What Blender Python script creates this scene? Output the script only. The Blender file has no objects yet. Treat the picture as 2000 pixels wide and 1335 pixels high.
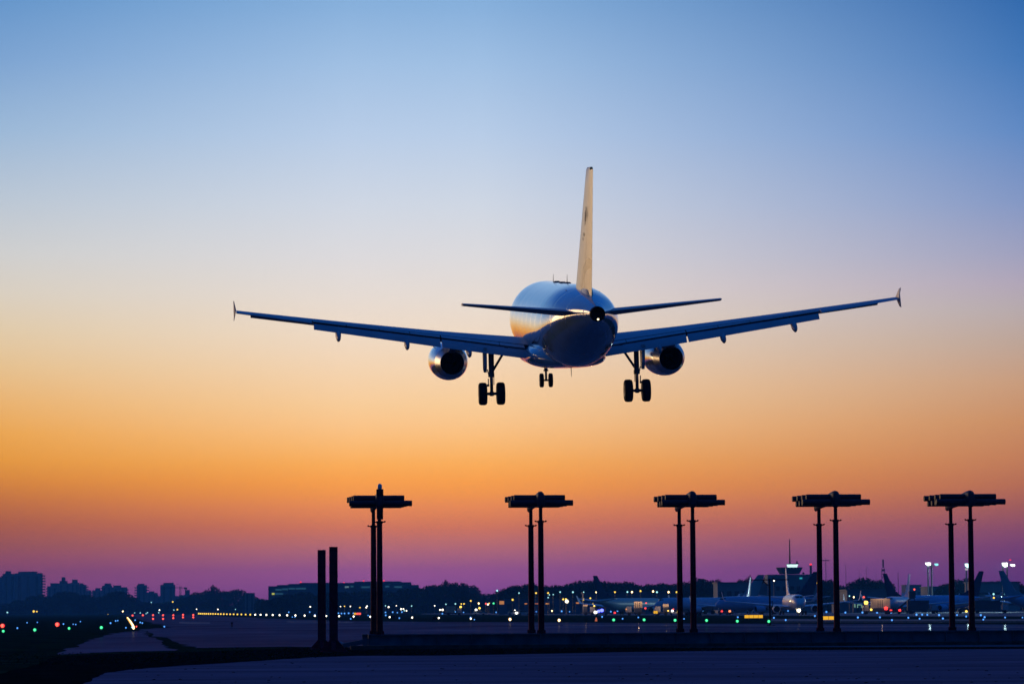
import bpy, math, random
from mathutils import Matrix, Vector
random.seed(7)
scn = bpy.context.scene
COL = scn.collection
R = math.radians

# ------------------------------------------------------------------ camera
F_PX, CAM_H, ROLL = 7000.0, 1.7, 0.006
HAZE = 1.35e-4             # density of the air
PITCH = math.atan(522.5 / F_PX)
_cp, _sp, _cr, _sr = math.cos(PITCH), math.sin(PITCH), math.cos(ROLL), math.sin(ROLL)
FWD = Vector((0, _cp, _sp)); _r0 = Vector((1, 0, 0)); _u0 = Vector((0, -_sp, _cp))
RGT = _r0 * _cr - _u0 * _sr
UPV = _u0 * _cr + _r0 * _sr
cd = bpy.data.cameras.new("camera")
cam = bpy.data.objects.new("camera", cd); COL.objects.link(cam)
m = Matrix.Identity(4)
for i in range(3):
    m[i][0] = RGT[i]; m[i][1] = UPV[i]; m[i][2] = -FWD[i]
m[2][3] = CAM_H
cam.matrix_world = m
cd.sensor_width = 36.0; cd.lens = F_PX / 2000 * 36
cd.clip_start = 1.0; cd.clip_end = 40000
cd.dof.use_dof = True; cd.dof.focus_distance = 178.0; cd.dof.aperture_fstop = 4.5
scn.camera = cam

def S(r, g, b):
    f = lambda c: c / 12.92 if c <= .04045 else ((c + .055) / 1.055) ** 2.4
    return (f(r / 255), f(g / 255), f(b / 255), 1.0)

# ------------------------------------------------------------------ world: dusk sky
SUN_AZ, SUN_EL = -40.0, 2.0          # degrees left of the view, above the horizon
w = bpy.data.worlds.new("World"); scn.world = w; w.use_nodes = True
nt = w.node_tree; N = nt.nodes; L = nt.links
for n in list(N): N.remove(n)
def nd(t, **k):
    n = N.new(t)
    for a, b in k.items(): setattr(n, a, b)
    return n
def mth(op, a, b=None, c=None):
    n = nd('ShaderNodeMath', operation=op)
    for i, v in enumerate((a, b, c)):
        if v is None: continue
        if isinstance(v, (int, float)): n.inputs[i].default_value = v
        else: L.new(v, n.inputs[i])
    return n.outputs[0]
def mrange(v, a, b, c=0.0, d=1.0, smooth=False):
    n = nd('ShaderNodeMapRange', clamp=True)
    n.interpolation_type = 'SMOOTHSTEP' if smooth else 'LINEAR'
    L.new(v, n.inputs[0])
    for i, x in enumerate((a, b, c, d)): n.inputs[i + 1].default_value = x
    return n.outputs[0]
def mix(f, a, b):
    n = nd('ShaderNodeMix', data_type='RGBA')
    L.new(f, n.inputs[0])
    for s, v in ((6, a), (7, b)):
        if isinstance(v, tuple): n.inputs[s].default_value = v
        else: L.new(v, n.inputs[s])
    return n.outputs[2]
def ramp(fac, stops):
    n = nd('ShaderNodeValToRGB'); e = n.color_ramp.elements
    n.color_ramp.interpolation = 'B_SPLINE' if False else 'EASE' if False else 'LINEAR'
    while len(e) < len(stops): e.new(0.5)
    for el, (p, c) in zip(e, stops):
        el.position = p; el.color = c
    L.new(fac, n.inputs[0]); return n.outputs[0]
tc = nd('ShaderNodeTexCoord')
sep = nd('ShaderNodeSeparateXYZ'); L.new(tc.outputs['Generated'], sep.inputs[0])
EL = mth('MULTIPLY', mth('ARCSINE', sep.outputs[2]), 57.29578)
AZ = mth('MULTIPLY', mth('ARCTAN2', sep.outputs[0], sep.outputs[1]), 57.29578)
def stops(rows, yh):
    r = []
    for y, c in rows:
        el = math.degrees(math.atan((yh - y) / F_PX))
        tau = HAZE * min(7000, 82 / max(math.sin(math.radians(el)), 1e-4)); k = math.exp(-tau)   # what the air takes and adds
        r.append(((el + 0.4) / 10.6, tuple(max(.001, (v - i * (1 - k)) / k) for v, i in zip(S(*c), (.004, .030, .12))) + (1.0,)))
    return sorted(r, key=lambda q: q[0])
SKY_C = [(0, (134, 175, 219)), (120, (159, 191, 227)), (260, (183, 204, 231)), (400, (206, 214, 227)), (500, (219, 217, 220)), (580, (229, 218, 210)),
         (650, (237, 217, 197)), (720, (243, 211, 176)), (790, (247, 203, 152)), (830, (249, 195, 136)), (870, (249, 184, 113)), (905, (249, 172, 90)),
         (937, (246, 159, 78)), (962, (239, 149, 78)), (990, (227, 135, 87)), (1011, (214, 124, 90)), (1032, (200, 113, 96)), (1060, (179, 105, 112)),
         (1088, (158, 94, 126)), (1116, (141, 81, 140)), (1150, (126, 73, 140)), (1190, (104, 62, 128))]
SKY_L = [(0, (92, 145, 200)), (120, (116, 159, 207)), (260, (148, 180, 213)), (400, (181, 195, 210)), (500, (201, 203, 204)), (580, (212, 203, 189)),
         (650, (219, 198, 166)), (720, (224, 188, 139)), (790, (228, 173, 106)), (850, (228, 159, 74)), (900, (221, 146, 60)), (940, (206, 127, 58)),
         (980, (184, 105, 64)), (1023, (158, 85, 73)), (1067, (137, 75, 88)), (1105, (123, 66, 104)), (1140, (112, 62, 112)), (1190, (90, 52, 104))]
SKY_R = [(0, (50, 106, 173)), (120, (68, 120, 184)), (260, (96, 137, 195)), (400, (131, 151, 196)), (500, (158, 160, 190)), (560, (176, 165, 183)),
         (610, (182, 169, 172)), (670, (188, 164, 152)), (750, (199, 155, 125)), (825, (200, 141, 101)), (900, (191, 123, 90)), (950, (178, 107, 86)),
         (990, (157, 91, 92)), (1030, (132, 76, 105)), (1070, (112, 64, 114)), (1105, (99, 58, 116)), (1140, (88, 52, 116)), (1190, (74, 44, 106))]
T = mth('DIVIDE', mth('ADD', EL, 0.4), 10.6)
cC = ramp(T, stops(SKY_C, 1190)); cL = ramp(T, stops(SKY_L, 1196)); cR = ramp(T, stops(SKY_R, 1184))
low = mix(mrange(AZ, -8.6, -2.6, smooth=False), cL, cC)
low = mix(mrange(AZ, -0.5, 8.2, smooth=False), low, cR)
absaz = mth('ABSOLUTE', AZ)
back = mrange(absaz, 12, 75, smooth=True)
low = mix(back, low, (0.003, 0.046, 0.165, 1))
# warm afterglow round the set sun, left of the frame
ga = mth('DIVIDE', mth('SUBTRACT', AZ, SUN_AZ), 17.0); ge = mth('DIVIDE', mth('SUBTRACT', EL, 3.0), 7.5)
gl = mth('EXPONENT', mth('MULTIPLY', mth('ADD', mth('MULTIPLY', ga, ga), mth('MULTIPLY', ge, ge)), -1.0))
glow = nd('ShaderNodeVectorMath', operation='SCALE'); glow.inputs[0].default_value = (1.15, 0.66, 0.26); L.new(gl, glow.inputs['Scale'])
addg = nd('ShaderNodeVectorMath', operation='ADD'); L.new(low, addg.inputs[0]); L.new(glow.outputs[0], addg.inputs[1])
dome = mix(back, (0.010, 0.100, 0.42, 1), (0.002, 0.040, 0.165, 1))
zen = mix(mrange(EL, 9.0, 60.0, smooth=True), dome, (0.004, 0.050, 0.26, 1))
sky = mix(mrange(EL, 9.6, 17.0, smooth=True), addg.outputs[0], zen)
bg = nd('ShaderNodeBackground'); L.new(sky, bg.inputs[0]); bg.inputs[1].default_value = 1.0
nish = nd('ShaderNodeTexSky', sky_type='NISHITA', sun_disc=False)
nish.sun_elevation = R(0.0); nish.sun_rotation = R(SUN_AZ)
bg2 = nd('ShaderNodeBackground'); L.new(nish.outputs[0], bg2.inputs[0]); bg2.inputs[1].default_value = 0.002
ads = nd('ShaderNodeAddShader'); L.new(bg.outputs[0], ads.inputs[0]); L.new(bg2.outputs[0], ads.inputs[1])
out = nd('ShaderNodeOutputWorld'); L.new(ads.outputs[0], out.inputs[0])

sd = bpy.data.lights.new("sun", 'SUN'); sd.energy = 0.80; sd.angle = R(28); sd.specular_factor = .35; sd.color = (1.0, 0.62, 0.28)
so = bpy.data.objects.new("sun", sd); COL.objects.link(so)
a, e = R(SUN_AZ), R(SUN_EL)
so.rotation_euler = Vector((math.sin(a) * math.cos(e), math.cos(a) * math.cos(e), math.sin(e))).to_track_quat('Z', 'Y').to_euler()

vs = scn.view_settings
vs.view_transform = 'Standard'; vs.look = 'None'; vs.exposure = 0.0; vs.gamma = 1.0; vs.use_curve_mapping = False
scn.render.engine = 'CYCLES'
scn.cycles.max_bounces = 6; scn.cycles.diffuse_bounces = 2; scn.cycles.glossy_bounces = 3
scn.cycles.sample_clamp_indirect = 1.5
scn.cycles.use_denoising = True

# ------------------------------------------------------------------ pixel rays to places in the world
def ray(px, py):
    return FWD + RGT * ((px - 1000) / F_PX) + UPV * ((667.5 - py) / F_PX)
def ground(px, py, z=0.0):
    d = ray(px, py); t = (z - CAM_H) / d.z
    return Vector((d.x * t, d.y * t, z))
def at(px, py, D):
    d = ray(px, py); t = D / d.y
    return Vector((d.x * t, D, CAM_H + d.z * t))
def yh(px): return 1190 - ROLL * (px - 1000)
_v = ray(238, yh(238)); RW = Vector((_v.x, _v.y, 0)).normalized()      # runway direction
RP = Vector((RW.y, -RW.x, 0))                                           # to its right

# ------------------------------------------------------------------ materials
MATS = {}
def mat(name, c, rough=.6, metal=0.0, var=.18, scale=3.0, spec=.5, bump=0.0, coat=0.0, coat_r=.06, c2=None, stretch=None, detail=4):
    if name in MATS: return MATS[name]
    mt = bpy.data.materials.new(name); mt.use_nodes = True; t = mt.node_tree
    p = t.nodes['Principled BSDF']
    tx = t.nodes.new('ShaderNodeTexCoord'); src = tx.outputs['Object']
    if stretch:
        mp = t.nodes.new('ShaderNodeMapping'); mp.inputs['Scale'].default_value = stretch
        t.links.new(src, mp.inputs[0]); src = mp.outputs[0]
    no = t.nodes.new('ShaderNodeTexNoise'); no.inputs['Scale'].default_value = scale; no.inputs['Detail'].default_value = detail
    t.links.new(src, no.inputs[0])
    rp = t.nodes.new('ShaderNodeValToRGB')
    a = tuple(x * (1 - var) for x in c[:3]) + (1,); b = tuple(min(1, x * (1 + var)) for x in c[:3]) + (1,)
    if c2: a, b = tuple(c[:3]) + (1,), tuple(c2[:3]) + (1,)
    rp.color_ramp.elements[0].position = .32; rp.color_ramp.elements[1].position = .68
    rp.color_ramp.elements[0].color = a; rp.color_ramp.elements[1].color = b
    t.links.new(no.outputs[0], rp.inputs[0]); t.links.new(rp.outputs[0], p.inputs['Base Color'])
    p.inputs['Roughness'].default_value = rough; p.inputs['Metallic'].default_value = metal
    p.inputs['Specular IOR Level'].default_value = spec
    p.inputs['Coat Weight'].default_value = coat; p.inputs['Coat Roughness'].default_value = coat_r
    if bump:
        bp = t.nodes.new('ShaderNodeBump'); bp.inputs['Strength'].default_value = bump; bp.inputs['Distance'].default_value = .05
        t.links.new(no.outputs[0], bp.inputs['Height']); t.links.new(bp.outputs[0], p.inputs['Normal'])
    MATS[name] = mt; return mt
def emit(name, c, s):
    if name in MATS: return MATS[name]
    mt = bpy.data.materials.new(name); mt.use_nodes = True; t = mt.node_tree
    p = t.nodes['Principled BSDF']; p.inputs['Base Color'].default_value = (.2, .2, .2, 1)
    p.inputs['Emission Color'].default_value = tuple(c[:3]) + (1,); p.inputs['Emission Strength'].default_value = s
    mt.cycles.emission_sampling = 'NONE'
    MATS[name] = mt; return mt

# ------------------------------------------------------------------ mesh building
class MB:
    def __init__(s): s.v = []; s.f = []; s.mi = []
    def add(s, vs, fs, mi=0):
        o = len(s.v); s.v += [tuple(v) for v in vs]
        for f in fs: s.f.append(tuple(i + o for i in f)); s.mi.append(mi)
        return s
    def box(s, c, d, mi=0, M=None):
        c = Vector(c); x, y, z = (q / 2 for q in d)
        vs = [Vector((i * x, j * y, k * z)) for k in (-1, 1) for j in (-1, 1) for i in (-1, 1)]
        vs = [(M @ v if M else v) + c for v in vs]
        return s.add(vs, [(0, 2, 3, 1), (4, 5, 7, 6), (0, 1, 5, 4), (2, 6, 7, 3), (0, 4, 6, 2), (1, 3, 7, 5)], mi)
    def loft(s, rings, cap=(True, True), mi=0):
        n = len(rings[0]); vs = [p for r in rings for p in r]; fs = []
        for i in range(len(rings) - 1):
            for j in range(n):
                k = (j + 1) % n
                fs.append((i * n + j, i * n + k, (i + 1) * n + k, (i + 1) * n + j))
        if cap[0]: fs.append(tuple(range(n))[::-1])
        if cap[1]: fs.append(tuple((len(rings) - 1) * n + j for j in range(n)))
        return s.add(vs, fs, mi)
    def lathe(s, prof, o=(0, 0, 0), ax=(0, 0, 1), n=16, cap=(True, True), mi=0):
        ax = Vector(ax).normalized(); o = Vector(o)
        q = ax.orthogonal().normalized(); p = ax.cross(q)
        rings = [[o + ax * t + (q * math.cos(2 * math.pi * j / n) + p * math.sin(2 * math.pi * j / n)) * r for j in range(n)] for t, r in prof]
        return s.loft(rings, cap, mi)
    def tube(s, a, b, r0, r1=None, n=10, mi=0):
        a, b = Vector(a), Vector(b)
        return s.lathe([(0, r0), ((b - a).length, r0 if r1 is None else r1)], a, b - a, n, mi=mi)
    def path(s, pts, r, n=6, mi=0):
        for a, b in zip(pts, pts[1:]): s.tube(a, b, r, r, n, mi)
        return s
    def ball(s, c, r, n=10, sq=(1, 1, 1), mi=0):
        c = Vector(c); m_ = n // 2; rings = []
        for i in range(1, m_):
            t = math.pi * i / m_
            rings.append([c + Vector((r * math.sin(t) * math.cos(2 * math.pi * j / n) * sq[0], r * math.sin(t) * math.sin(2 * math.pi * j / n) * sq[1], r * math.cos(t) * sq[2])) for j in range(n)])
        return s.loft(rings, mi=mi)
    def build(s, name, mats, parent=None, smooth=False, ang=35, data_name=None):
        me = bpy.data.meshes.new(name); me.from_pydata(s.v, [], s.f)
        for x in (mats if isinstance(mats, (list, tuple)) else [mats]): me.materials.append(x)
        me.polygons.foreach_set('material_index', s.mi)
        import bmesh
        b = bmesh.new(); b.from_mesh(me); bmesh.ops.recalc_face_normals(b, faces=b.faces); b.to_mesh(me); b.free()
        if smooth:
            me.polygons.foreach_set('use_smooth', [True] * len(me.polygons))
            me.set_sharp_from_angle(angle=R(ang))
        o = bpy.data.objects.new(name, me); COL.objects.link(o)
        if parent: o.parent = parent
        return o
def tag(o, label=None, cat=None, group=None, kind=None):
    for k, v in (('label', label), ('category', cat), ('group', group), ('kind', kind)):
        if v: o[k] = v
    return o
def empty(name, loc=(0, 0, 0), rz=0.0):
    o = bpy.data.objects.new(name, None); COL.objects.link(o); o.location = loc; o.rotation_euler = (0, 0, rz)
    o.empty_display_size = .5; return o
def copy_tree(o, parent=None):
    c = o.copy(); COL.objects.link(c); c.parent = parent
    for ch in list(o.children): copy_tree(ch, c)
    return c
def find(o, name):
    r = []
    for ch in o.children:
        if ch.name.split('.')[0] == name: r.append(ch)
        r += find(ch, name)
    return r
def ptxt(s, size, depth=.02):
    cu = bpy.data.curves.new('t', 'FONT'); cu.body = s; cu.size = size; cu.extrude = depth; cu.align_x = 'CENTER'; cu.align_y = 'CENTER'
    o = bpy.data.objects.new('t', cu); COL.objects.link(o)
    dg = bpy.context.evaluated_depsgraph_get(); me = o.evaluated_get(dg).to_mesh()
    r = ([tuple(v.co) for v in me.vertices], [tuple(p.vertices) for p in me.polygons])
    bpy.data.objects.remove(o); bpy.data.curves.remove(cu); return r

# ------------------------------------------------------------------ ground, pavements
M_grass = mat('grass', (.016, .034, .018), 1.0, var=.45, scale=.35, spec=0)
M_soil = mat('soil', (.008, .009, .009), 1.0, var=.5, scale=.8, spec=0)
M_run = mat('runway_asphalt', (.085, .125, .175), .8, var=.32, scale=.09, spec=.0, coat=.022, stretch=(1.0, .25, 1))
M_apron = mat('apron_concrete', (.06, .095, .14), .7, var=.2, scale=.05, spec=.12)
M_road = mat('worn_asphalt', (.17, .145, .20), .95, var=.30, scale=.30, spec=.0, bump=.15, stretch=(.35, 1, 1), detail=7)
M_line = mat('white_marking', (.16, .16, .17), .6, var=.15, scale=.4)

def sheet(name, pts, z, m_, wob=0.0, sub=1, rnd=1):
    rr = random.Random(rnd); q = []
    for i, p in enumerate(pts):
        b = pts[(i + 1) % len(pts)]
        for k in range(sub):
            t = k / sub; x = p[0] + (b[0] - p[0]) * t; y = p[1] + (b[1] - p[1]) * t
            if wob and k: x += rr.uniform(-wob, wob) * y * .02; y += rr.uniform(-wob, wob) * y * .02
            q.append((x, y, z))
    b = MB(); b.add(q, [tuple(range(len(q)))])
    return tag(b.build(name, m_), kind='structure')
def gp(L_): return [tuple(ground(x, y))[:2] for x, y in L_]
base = MB(); base.add([(-3000, -300, 0), (3000, -300, 0), (3000, 7000, 0), (-3000, 7000, 0)], [(0, 1, 2, 3)])
tag(base.build('ground', M_grass), kind='structure')
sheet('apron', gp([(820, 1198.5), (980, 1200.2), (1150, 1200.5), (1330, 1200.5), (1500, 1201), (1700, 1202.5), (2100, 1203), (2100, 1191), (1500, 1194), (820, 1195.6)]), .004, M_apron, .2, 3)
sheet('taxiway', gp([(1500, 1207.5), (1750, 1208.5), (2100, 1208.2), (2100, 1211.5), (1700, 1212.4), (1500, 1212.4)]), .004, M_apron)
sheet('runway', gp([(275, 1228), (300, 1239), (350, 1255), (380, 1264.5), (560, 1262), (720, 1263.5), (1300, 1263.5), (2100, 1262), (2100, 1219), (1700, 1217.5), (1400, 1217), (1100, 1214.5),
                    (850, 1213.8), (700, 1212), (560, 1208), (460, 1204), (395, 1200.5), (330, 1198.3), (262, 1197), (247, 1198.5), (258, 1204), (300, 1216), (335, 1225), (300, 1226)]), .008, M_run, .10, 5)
sheet('runway_shoulder', gp([(113, 1277.5), (150, 1259), (182, 1246), (230, 1234), (274, 1231), (290, 1240), (318, 1256), (342, 1270), (230, 1272)]), .008, M_run, .09, 8, 3)
sheet('soil_strip', gp([(-60, 1330), (60, 1300), (115, 1281), (230, 1276), (345, 1273.5), (450, 1270), (560, 1265.5), (640, 1264), (720, 1264.5), (1300, 1264.5), (2100, 1263), (2100, 1284), (-60, 1345)]), .012, M_soil, .05, 6, 5)
sheet('service_road', gp([(150, 1345), (190, 1322), (205, 1314.5), (262, 1307), (340, 1301), (430, 1295.5), (520, 1289.5), (610, 1283.5), (700, 1280.5), (860, 1280), (1010, 1277.5), (1200, 1273.5), (1450, 1270), (1750, 1268), (2200, 1266)]) + [(60, 30), (-30, 30)], .016, M_road, .035, 7, 9)
sheet('runway_marking', gp([(1100, 1219.5), (2100, 1224), (2100, 1224.7), (1100, 1220)]), .012, M_line)
for a_ in ([(350, 1214.5), (410, 1215), (410, 1216.4), (350, 1215.9)], [(560, 1213), (690, 1214.3), (690, 1215.1), (560, 1213.8)]):
    sheet('runway_marking', gp(a_), .012, M_line)
sheet('taxiway_line', gp([(1500, 1214.5), (2100, 1213.2), (2100, 1213.9), (1500, 1215.2)]), .008, M_apron)

# grass tufts along the verge between the road and the runway
def tufts():
    b = MB(); rr = random.Random(3)
    edge = [(0, 1322), (115, 1283), (200, 1296), (240, 1278), (350, 1275), (450, 1276), (560, 1270), (700, 1272), (900, 1272), (1300, 1269), (1900, 1265)]
    for k in range(2200):
        if rr.random() < .55:
            px = rr.uniform(-20, 660); py = rr.uniform(1264 if px > 400 else 1272, 1300 - px * .026)
        else:
            px = rr.uniform(640, 2050); py = rr.uniform(1264.5, 1279 - (px - 640) * .0095)
        if px < 330 and py < 1274: continue
        p = ground(px, py, .012); a_ = rr.uniform(0, 6.28); h = rr.uniform(.01, .04) * (1.4 if px < 640 else .6); w_ = rr.uniform(.02, .07)
        d = Vector((math.cos(a_), math.sin(a_), 0)) * w_; t = Vector((rr.uniform(-.05, .05), rr.uniform(-.05, .05), h))
        b.add([p - d, p + d, p + t], [(0, 1, 2)])
    o = b.build('grass', mat('verge_grass', (.014, .022, .012), 1.0, var=.3, scale=.2, spec=0))
    tag(o, 'short dark grass tufts on the soil strip beside the road', 'grass', kind='stuff')
tufts()

# ------------------------------------------------------------------ aeroplane building
def catmull(tab, x):
    n = len(tab)
    for i in range(n - 1):
        if x <= tab[i + 1][0] or i == n - 2: break
    p0, p1, p2, p3 = tab[max(i - 1, 0)], tab[i], tab[i + 1], tab[min(i + 2, n - 1)]
    h = p2[0] - p1[0]; t = min(1, max(0, (x - p1[0]) / h)); r = []
    for k in range(1, len(p1)):
        m1 = (p2[k] - p0[k]) / (p2[0] - p0[0]) * h if p2[0] != p0[0] else 0
        m2 = (p3[k] - p1[k]) / (p3[0] - p1[0]) * h if p3[0] != p1[0] else 0
        t2, t3 = t * t, t * t * t
        r.append((2 * t3 - 3 * t2 + 1) * p1[k] + (t3 - 2 * t2 + t) * m1 + (-2 * t3 + 3 * t2) * p2[k] + (t3 - t2) * m2)
    return r
def foil(th, a=0.0, b=1.0, n=9, camber=.02):
    """closed section: (chord fraction, height) from a to b on top and back below, chord length 1"""
    def yt(x): return 5 * th * (.2969 * math.sqrt(max(x, 0)) - .126 * x - .3516 * x * x + .2843 * x ** 3 - .1036 * x ** 4)
    def yc(x): return camber * 4 * x * (1 - x)
    xs = [a + (b - a) * (1 - math.cos(math.pi * i / (n - 1))) / 2 for i in range(n)]
    return [(x, yc(x) + yt(x)) for x in xs] + [(x, yc(x) - yt(x)) for x in reversed(xs)][(0 if a > .001 else 0):]
X0 = 18.0
def P(x, s, z): return Vector((x, X0 - s, z))
def wing_ring(side, y, le, ch, zle, inc, th, a, b, camber=.02):
    r = []; ci, si = math.cos(inc), math.sin(inc)
    for f, h in foil(th, a, b, camber=camber):
        r.append(P(side * y, le + (f * ci + h * si) * ch, zle + (h * ci - f * si) * ch))
    return r

NOSE = [(1.6, -.25, -.37, .06), (1.75, .03, -.65, .34), (2.15, .43, -.97, .72), (2.9, .97, -1.31, 1.16), (3.8, 1.55, -1.55, 1.50), (4.8, 2.0, -1.70, 1.76),
        (6.2, 2.25, -1.79, 1.93), (7.8, 2.32, -1.82, 1.975), (12, 2.32, -1.82, 1.975), (18, 2.32, -1.82, 1.975)]
TAIL = [(23.9, 2.32, -1.82, 1.975), (25.6, 2.30, -1.74, 1.95), (27.4, 2.24, -1.42, 1.84), (29.2, 2.14, -.93, 1.62), (30.9, 2.01, -.42, 1.32), (32.5, 1.84, .05, .96), (33.9, 1.64, .40, .62), (34.9, 1.47, .62, .40), (35.44, 1.36, .74, .31)]
def fuselage_rings(tab, n=48, m_=64):
    rings = []; s0, s1 = tab[0][0], tab[-1][0]
    for i in range(m_ + 1):
        u = i / m_
        s = s0 + (s1 - s0) * (u ** 1.5 if u < .5 else .5 ** 1.5 + (1 - .5 ** 1.5) * (u - .5) / .5)
        t, b, hw = catmull(tab, s)
        zc, hh = (t + b) / 2, (t - b) / 2
        rings.append([P(hw * math.sin(2 * math.pi * j / n), s, zc + hh * math.cos(2 * math.pi * j / n)) for j in range(n)])
    return rings

def fuselage_mat(name, col, rough=.2, seams=True):
    mt = mat(name, col, rough, var=.06, scale=.5, spec=.5, coat=1.0)
    if seams and not mt.get('seamed'):
        mt['seamed'] = 1
        t = mt.node_tree; p = t.nodes['Principled BSDF']
        tx = t.nodes.new('ShaderNodeTexCoord'); sp = t.nodes.new('ShaderNodeSeparateXYZ'); t.links.new(tx.outputs['Object'], sp.inputs[0])
        md = t.nodes.new('ShaderNodeMath'); md.operation = 'PINGPONG'; md.inputs[1].default_value = 1.35; t.links.new(sp.outputs[1], md.inputs[0])
        cr = t.nodes.new('ShaderNodeMapRange'); cr.inputs[1].default_value = 0; cr.inputs[2].default_value = .055; cr.inputs[3].default_value = 0; cr.inputs[4].default_value = 1
        t.links.new(md.outputs[0], cr.inputs[0])
        no = t.nodes.new('ShaderNodeTexNoise'); no.inputs['Scale'].default_value = 1.1; no.inputs['Detail'].default_value = 2; t.links.new(tx.outputs['Object'], no.inputs[0])
        ad = t.nodes.new('ShaderNodeMath'); ad.operation = 'MULTIPLY_ADD'; ad.inputs[1].default_value = .8; t.links.new(no.outputs[0], ad.inputs[0]); t.links.new(cr.outputs[0], ad.inputs[2])
        bp = t.nodes.new('ShaderNodeBump'); bp.inputs['Strength'].default_value = .55; bp.inputs['Distance'].default_value = .02
        t.links.new(ad.outputs[0], bp.inputs['Height']); t.links.new(bp.outputs[0], p.inputs['Normal'])
        t.links.new(bp.outputs[0], p.inputs['Coat Normal'])
    return mt
def fin_mat(name, base_c, band_c, cy, cz, r0, r1):
    mt = mat(name, base_c, .38, var=.07, scale=1.2, coat=.28, coat_r=.2, spec=.35)
    t = mt.node_tree; p = t.nodes['Principled BSDF']; old = p.inputs['Base Color'].links[0].from_socket
    tx = t.nodes.new('ShaderNodeTexCoord'); sp = t.nodes.new('ShaderNodeSeparateXYZ'); t.links.new(tx.outputs['Object'], sp.inputs[0])
    def m2(op, a, b):
        n = t.nodes.new('ShaderNodeMath'); n.operation = op
        for i, v in enumerate((a, b)):
            if isinstance(v, (int, float)): n.inputs[i].default_value = v
            else: t.links.new(v, n.inputs[i])
        return n.outputs[0]
    dy, dz = m2('SUBTRACT', sp.outputs[1], cy), m2('SUBTRACT', sp.outputs[2], cz)
    d = m2('SQRT', m2('ADD', m2('MULTIPLY', dy, dy), m2('MULTIPLY', dz, dz)), 0)
    k = m2('MULTIPLY', m2('GREATER_THAN', d, r0), m2('LESS_THAN', d, r1)); k = m2('MULTIPLY', k, m2('GREATER_THAN', sp.outputs[2], cz))
    mx = t.nodes.new('ShaderNodeMix'); mx.data_type = 'RGBA'; t.links.new(k, mx.inputs[0]); t.links.new(old, mx.inputs[6]); mx.inputs[7].default_value = band_c
    t.links.new(mx.outputs[2], p.inputs['Base Color']); return mt

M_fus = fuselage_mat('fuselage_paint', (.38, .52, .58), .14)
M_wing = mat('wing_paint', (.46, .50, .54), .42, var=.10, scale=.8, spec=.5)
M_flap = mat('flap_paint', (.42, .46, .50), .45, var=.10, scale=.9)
M_finc = fin_mat('fin_cream', (.88, .70, .34), (.30, .17, .07, 1), -14.6, .9, 2.25, 2.75)
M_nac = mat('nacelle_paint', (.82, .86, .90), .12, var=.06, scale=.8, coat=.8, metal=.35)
M_noz = mat('nozzle_metal', (.50, .51, .53), .32, metal=1.0, var=.1, scale=2)
M_blk = mat('matt_black', (.006, .006, .007), .8, var=.3, scale=3, spec=.1)
M_tyre = mat('tyre_rubber', (.012, .012, .013), .75, var=.2, scale=6, spec=.2)
M_gear = mat('gear_steel', (.10, .10, .11), .45, var=.2, scale=5, metal=.3)
M_dark = mat('dark_antenna', (.02, .02, .022), .5)

def wheel_pair(parent, x, s, zc, rad, wd, gap, name='wheel'):
    for sd in (-1, 1):
        cx = x + sd * gap / 2
        pr = [(-wd * .5, rad * .62), (-wd * .5, rad * .86), (-wd * .40, rad * .965), (-wd * .22, rad), (0, rad * 1.005), (wd * .22, rad), (wd * .40, rad * .965), (wd * .5, rad * .86), (wd * .5, rad * .62)]
        b = MB().lathe(pr, P(cx, s, zc), (1, 0, 0), 28)
        wh = b.build(name, M_tyre, parent, True, 50)
        MB().lathe([(-wd * .36, rad * .5), (-wd * .30, rad * .56), (wd * .53, rad * .55), (wd * .5, rad * .3)], P(cx, s, zc), (sd, 0, 0), 18).build('rim', M_gear, wh, True)

def engine(root, sd, y, z, s0, s1, rmax, rex, mats_, simple=False):
    e = MB()
    o = P(sd * y, s0, z); Ln = s1 - s0
    pr = [(0, rmax * .84), (Ln * .02, rmax * .90), (Ln * .08, rmax * .965), (Ln * .22, rmax), (Ln * .42, rmax * .995), (Ln * .58, rmax * .955), (Ln * .72, rmax * .88), (Ln * .80, rmax * .82)]
    e.lathe(pr, o, (0, -1, 0), 40, (False, False))
    e.lathe([(0, rmax * .84), (Ln * .05, rmax * .78), (Ln * .2, rmax * .78), (Ln * .21, .2)], o, (0, -1, 0), 40, (False, True))
    en = e.build('engine', mats_[0], root, True, 40)
    nz = MB(); nz.lathe([(Ln * .79, rmax * .83), (Ln * .90, (rmax * .80 + rex) / 2), (Ln, rex), (Ln * 1.0, rex * .965), (Ln * .93, rex * .96)], o, (0, -1, 0), 40, (True, False))
    nz = nz.build('nozzle', mats_[1], en, True, 40)
    ex = MB(); ex.lathe([(Ln * .985, rex * .95), (Ln * .80, rex * .93)], o, (0, -1, 0), 32, (False, True))
    ex.lathe([(Ln * .80, rex * .4), (Ln * .92, rex * .22), (Ln * .97, .02)], o, (0, -1, 0), 20)
    ex.build('exhaust', M_blk, nz, True)
    return en

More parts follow.
